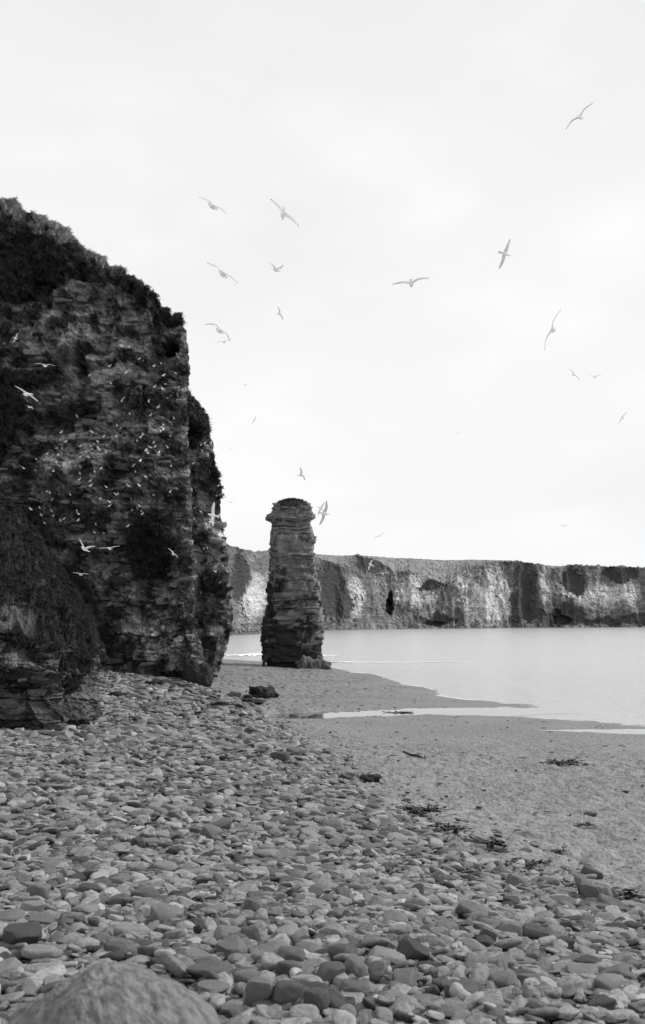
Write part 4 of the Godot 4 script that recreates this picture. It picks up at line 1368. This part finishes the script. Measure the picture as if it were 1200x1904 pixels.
# column, row, span in picture units, angle of the wing line, its slant in depth, direction of the body in the picture, how far it lies in the picture, facing (-1 away, 1 towards), wing angles (li lo ri ro), sweep, label
const GULLS := [
	[395, 383, 66, -37, 0.45, -10, 0.6, -1, [14, -8, 8, -10], 0.25, "gull gliding highest at left, nearest the sloping cliff top"],
	[527, 397, 74, -43, 0.1, -130, 0.3, -1, [24, -6, 20, -14], 0.2, "gull above the stack with bent wings, uppermost of the middle pair"],
	[414, 508, 74, -37, 0.4, -30, 0.7, -1, [14, -12, 4, -10], 0.3, "large gull banking right of the cliff top, second down at left"],
	[513, 502, 34, -28, 0.9, -8, 1.6, -1, [30, 26, 30, 24], 0.5, "gull seen side-on with both wings swept back, upper middle"],
	[408, 614, 64, -32, 0.4, -20, 0.6, -1, [24, -30, -2, -34], 0.3, "gull with drooping wings just right of the cliff's dark hollow"],
	[417, 636, 32, 8, 0.2, 100, 0.2, -1, [20, -10, 14, -5], 0.2, "faint small gull under the drooping-winged gull"],
	[520, 584, 28, -68, 0.2, 10, 1.0, -1, [20, 0, 10, 0], 0.2, "small faint gull flying on edge below the upper middle gulls"],
	[765, 527, 68, 10, 0.1, -60, 0.15, -1, [26, -6, 26, -14], 0.25, "gull gliding head-on with arched wings in the centre right sky"],
	[939, 472, 50, 72, 0.4, 12, 3.0, -1, [8, -16, 14, -26], 0.35, "gull banking steeply, wings nearly upright, right of the arched glider"],
	[1028, 613, 76, 70, 0.1, -60, 0.25, -1, [16, -14, 14, -18], 0.25, "gull turned on edge, thin upright wing line, right sky"],
	[1079, 218, 56, 42, 0.4, 190, 0.7, -1, [20, -8, 14, -10], 0.2, "highest gull, alone near the upper right corner"],
	[1067, 697, 28, -52, 0.2, 0, 1.2, -1, [16, -6, 14, -6], 0.3, "small gull at right, left one of a close pair"],
	[1106, 701, 20, -8, 1.0, 0, 1.0, -1, [24, 10, 20, 8], 0.3, "tiny gull at right, right one of a close pair"],
	[1158, 777, 26, 55, 0.1, 0, 0.8, -1, [14, -18, 14, -18], 0.3, "small gull near the right edge below the close pair"],
	[853, 805, 14, 12, 0.3, 180, 0.6, -1, [24, 6, 20, 4], 0.2, "tiny speck of a gull low in the centre right sky"],
	[457, 716, 16, 3, 0.5, 0, 0.6, -1, [12, 0, 12, 0], 0.2, "tiny gull right of the tall cliff's vertical edge"],
	[474, 781, 16, 60, 0.4, 0, 0.6, -1, [20, 0, 20, 0], 0.2, "tiny gull turned on edge above the stack, left"],
	[430, 834, 12, 5, 0.3, 0, 0.4, -1, [16, 0, 16, 0], 0.2, "faintest tiny gull close to the headland's edge"],
	[560, 884, 26, -62, 0.6, 10, 1.2, -1, [40, 20, 26, -10], 0.2, "small pale gull directly above the stack"],
	[429, 934, 18, 4, 0.3, 180, 0.5, -1, [34, 22, 18, 4], 0.2, "small gull between the headland and the stack's cap"],
	[603, 955, 38, 62, 0.7, 8, 4.0, -1, [-10, -24, 30, 18], 0.35, "largest gull beside the stack's cap with a dark raised wing"],
	[597, 946, 26, 60, 0.5, 190, 1.5, -1, [14, -5, 14, -5], 0.3, "faint gull just behind the largest gull by the stack's cap"],
	[1050, 978, 24, -2, 0.1, 90, 0.15, -1, [18, -14, 18, -14], 0.2, "small gull with arched wings low at right over the far cliff"],
	[706, 997, 24, 30, 0.1, 100, 0.2, -1, [16, -14, 16, -10], 0.2, "small gull low over the far cliff, right of the stack"],
	[694, 1019, 10, 10, 0.2, 0, 0.3, -1, [14, 0, 14, 0], 0.2, "tiny gull touching the far cliff's grassy skyline"],
	[690, 1050, 22, 70, 0.3, 200, 2.0, -1, [20, -20, 30, -20], 0.3, "small white gull against the far cliff's dark upper slope"],
	[712, 1067, 24, 2, 0.1, 90, 0.2, -1, [12, -4, 12, -4], 0.2, "thin white gull against the far cliff above the cave slot"],
	[396, 958, 44, 84, 0.4, 175, 2.5, -1, [20, 10, 24, 6], 0.1, "large white gull flying before the narrow headland"],
	[51, 733, 56, -36, 0.2, 200, 0.5, 1, [8, -4, 4, -8], 0.1, "long-winged gull before the dark cliff near the left edge"],
	[56, 757, 20, -30, 0.5, 200, 0.8, 1, [10, -14, 8, -20], 0.2, "small white gull just below the long-winged gull, left edge"],
	[84, 680, 40, -8, 0.1, 200, 0.3, 1, [16, -8, 14, -10], 0.2, "thin-winged gull against pale rock, upper left cliff"],
	[29, 629, 20, 60, 0.3, 0, 0.8, -1, [20, 0, 10, 0], 0.2, "small gull near the left edge beneath the cliff's dark turf"],
	[158, 1021, 44, -8, 0.5, 155, 1.3, 1, [22, 10, 52, 40], 0.1, "white gull with one wing raised before the dark cliff"],
	[204, 1020, 40, 6, 0.1, 90, 0.1, 1, [8, 2, 8, 2], 0.2, "thin level gull right of the gull with one raised wing"],
	[322, 1029, 28, -42, 0.3, 160, 0.8, -1, [16, -12, 14, -16], 0.3, "white gull before the dark gully at the right of the cliff"],
	[150, 1068, 30, -6, 0.1, 90, 0.2, 1, [10, 0, 8, 0], 0.2, "thin pale gull below the gull with one raised wing"]]

func make_gulls() -> void:
	var cache := {}
	for g in GULLS:
		var wa: Array = g[8]
		var key := str(wa) + str(g[9])
		if not cache.has(key): cache[key] = gull_mesh(wa[0], wa[1], wa[2], wa[3], g[9])
		var d := clampf(F * 1.05 / g[2], 26.0, 150.0)
		if g[0] < 400.0 and g[1] > 600.0: d = minf(d, 58.0)
		var o := put("flying_gull", cache[key], mats.feather)
		o.position = at(g[0], g[1], d)
		var th := deg_to_rad(g[3])
		var bd := deg_to_rad(g[5])
		var r := Vector3(cos(th), sin(th), g[4]).normalized()
		var f := Vector3(cos(bd) * g[6], sin(bd) * g[6], g[7])
		f = (f - r * r.dot(f)).normalized()
		var u := r.cross(f)
		if u.y < 0.0 and absf(u.y) > 0.15:
			r = -r
			u = -u
		o.basis = Basis(r, u, -f).scaled(Vector3.ONE * (g[2] / F * d / 0.92 / maxf(0.45, Vector2(r.x, r.y).length())))
		tag(o, g[10], "gull", "gulls in flight")
	# gulls sitting on the ledges
	var sit := SurfaceTool.new()
	sit.begin(Mesh.PRIMITIVE_TRIANGLES)
	var prof := [[-0.16, 0.004, 0.25], [-0.14, 0.035, 0.25], [-0.1, 0.046, 0.245], [-0.075, 0.055, 0.21], [-0.05, 0.085, 0.15], [0.0, 0.1, 0.12], [0.07, 0.085, 0.11], [0.12, 0.04, 0.1], [0.18, 0.008, 0.09]]
	for k in prof.size() - 1:
		for s in 9:
			for q in [[k, s], [k + 1, s], [k, s + 1], [k, s + 1], [k + 1, s], [k + 1, s + 1]]:
				var a: float = q[1] / 9.0 * TAU
				var pr: Array = prof[q[0]]
				sit.set_color(grey(0.45) if sin(a) > 0.35 and q[0] > 4 else grey(0.85))
				sit.add_vertex(Vector3(cos(a) * pr[1], sin(a) * pr[1] + pr[2], pr[0]))
	for lx in [-0.025, 0.025]:
		for q in [[0, 0.1], [0.01, 0.1], [0, -0.05], [0.01, 0.1], [0.01, -0.05], [0, -0.05]]:
			sit.set_color(grey(0.1))
			sit.add_vertex(Vector3(lx + q[0], q[1], 0.02))
	sit.generate_normals()
	var sm := sit.commit()
	var made := 0
	for tries in 20000:
		if made >= 150: break
		var f: Face = wall if made < 125 else head
		var i := rng.randi_range(10, int(f.w * 0.82))
		var j := rng.randi_range(10, int(f.h * 0.85))
		var k := j * f.w + i
		var q := f.p[k]
		# a ledge: the rock above steps back from the rock here
		if q.z - f.p[k + f.w * 2].z < 0.12: continue
		var px := 600.0 + q.x / -q.z * F
		var py := HY - (q.y - EYE) / -q.z * F
		if f == wall:
			var w := blob(px, py, [[290, 780, 75, 130], [190, 900, 130, 110], [260, 690, 90, 40], [120, 960, 60, 60]])
			if rng.randf() > w: continue
		elif px < 352.0 or py < 800.0 or py > 1130.0: continue
		var o := put("perched_gull", sm, mats.plumage)
		o.position = q + Vector3(0, 0.03, 0.12)
		o.basis = Basis(Vector3.UP, rng.randf() * TAU).scaled(Vector3.ONE * rng.randf_range(0.65, 0.9))
		if f == wall: tag(o, "white gull sitting on a ledge of the tall dark cliff", "gull", "gulls nesting on the tall cliff")
		else: tag(o, "white gull sitting on a ledge of the narrow headland", "gull", "gulls nesting on the headland")
		made += 1

# ---------------------------------------------------------------- build
func _ready() -> void:
	rng.seed = 20240
	# camera
	var ca := CameraAttributesPhysical.new()
	ca.frustum_focal_length = 36.0
	ca.frustum_near = 0.1
	ca.frustum_far = 8000.0
	ca.frustum_focus_distance = 26.0
	ca.exposure_aperture = 5.6
	var cam := Camera3D.new()
	cam.name = "camera"
	add_child(cam)
	cam.attributes = ca
	cam.projection = Camera3D.PROJECTION_FRUSTUM
	cam.keep_aspect = Camera3D.KEEP_HEIGHT
	cam.near = 0.1
	cam.far = 8000.0
	cam.size = 0.1 * 1904.0 / F
	cam.frustum_offset = Vector2(0.0, 0.1 * (HY - 952.0) / F)
	cam.position = Vector3(0, EYE, 0)
	cam.current = true
	# sky and a veiled sun, high on the right
	make_sky()
	var sun := DirectionalLight3D.new()
	sun.name = "sun"
	sun.light_energy = 1.0
	sun.light_angular_distance = 4.0
	sun.shadow_enabled = true
	add_child(sun)
	sun.look_at_from_position(Vector3.ZERO, -Vector3(0.75, 0.62, -0.28))
	# noise
	nz.noise_type = FastNoiseLite.TYPE_SIMPLEX_SMOOTH
	nz.frequency = 1.0
	nz.fractal_octaves = 4
	nz.seed = 5
	nr.noise_type = FastNoiseLite.TYPE_SIMPLEX_SMOOTH
	nr.fractal_type = FastNoiseLite.FRACTAL_RIDGED
	nr.frequency = 1.0
	nr.fractal_octaves = 3
	nr.seed = 8
	nc.noise_type = FastNoiseLite.TYPE_CELLULAR
	nc.cellular_return_type = FastNoiseLite.RETURN_DISTANCE2_SUB
	nc.frequency = 1.0
	nc.fractal_octaves = 2
	nc.seed = 15
	make_materials()
	for q in [["weed_dark", 0.02, "weed"], ["wood_dark", 0.05, "wood"], ["rock_dark", 0.05, "cliff_rock"]]:
		var m: StandardMaterial3D = mats[q[2]].duplicate()
		m.albedo_color = grey(q[1]).linear_to_srgb()
		m.vertex_color_use_as_albedo = false
		mats[q[0]] = m
	make_beds()
	make_heights()
	print("heights ", Time.get_ticks_msec())
	make_beach()
	make_sea()
	print("beach ", Time.get_ticks_msec())
	make_near_cliffs()
	print("cliffs ", Time.get_ticks_msec())
	make_stack()
	make_far()
	print("far ", Time.get_ticks_msec())
	make_stones()
	print("stones ", Time.get_ticks_msec())
	make_flotsam()
	foam_ribbon([[-16.0, 141.0, 0.3], [-12.0, 142.0, 2.5], [-8.5, 143.0, 7.0], [-4.0, 143.0, 5.0], [2.0, 140.0, 0.4]], "white breaking wave left of the stack's foot")
	foam_ribbon([[-0.5, 122.0, 1.2], [3.0, 121.0, 1.0], [7.0, 120.0, 0.8], [12.0, 121.0, 0.4], [18.0, 122.0, 0.1]], "thin white wave line right of the stack's foot")
	var edge := []
	for k in 28:
		var d := 106.0 - k * 1.5
		var x := -3.0
		while x < 16.0 and height(x, d) > 0.012: x += 0.1
		edge.append([x + 0.15, d, 0.22 + 0.2 * nz.get_noise_1d(k * 0.7)])
	foam_ribbon(edge, "thin foam edge where the sea laps the sand bar")
	make_gulls()
	print("gulls ", Time.get_ticks_msec())
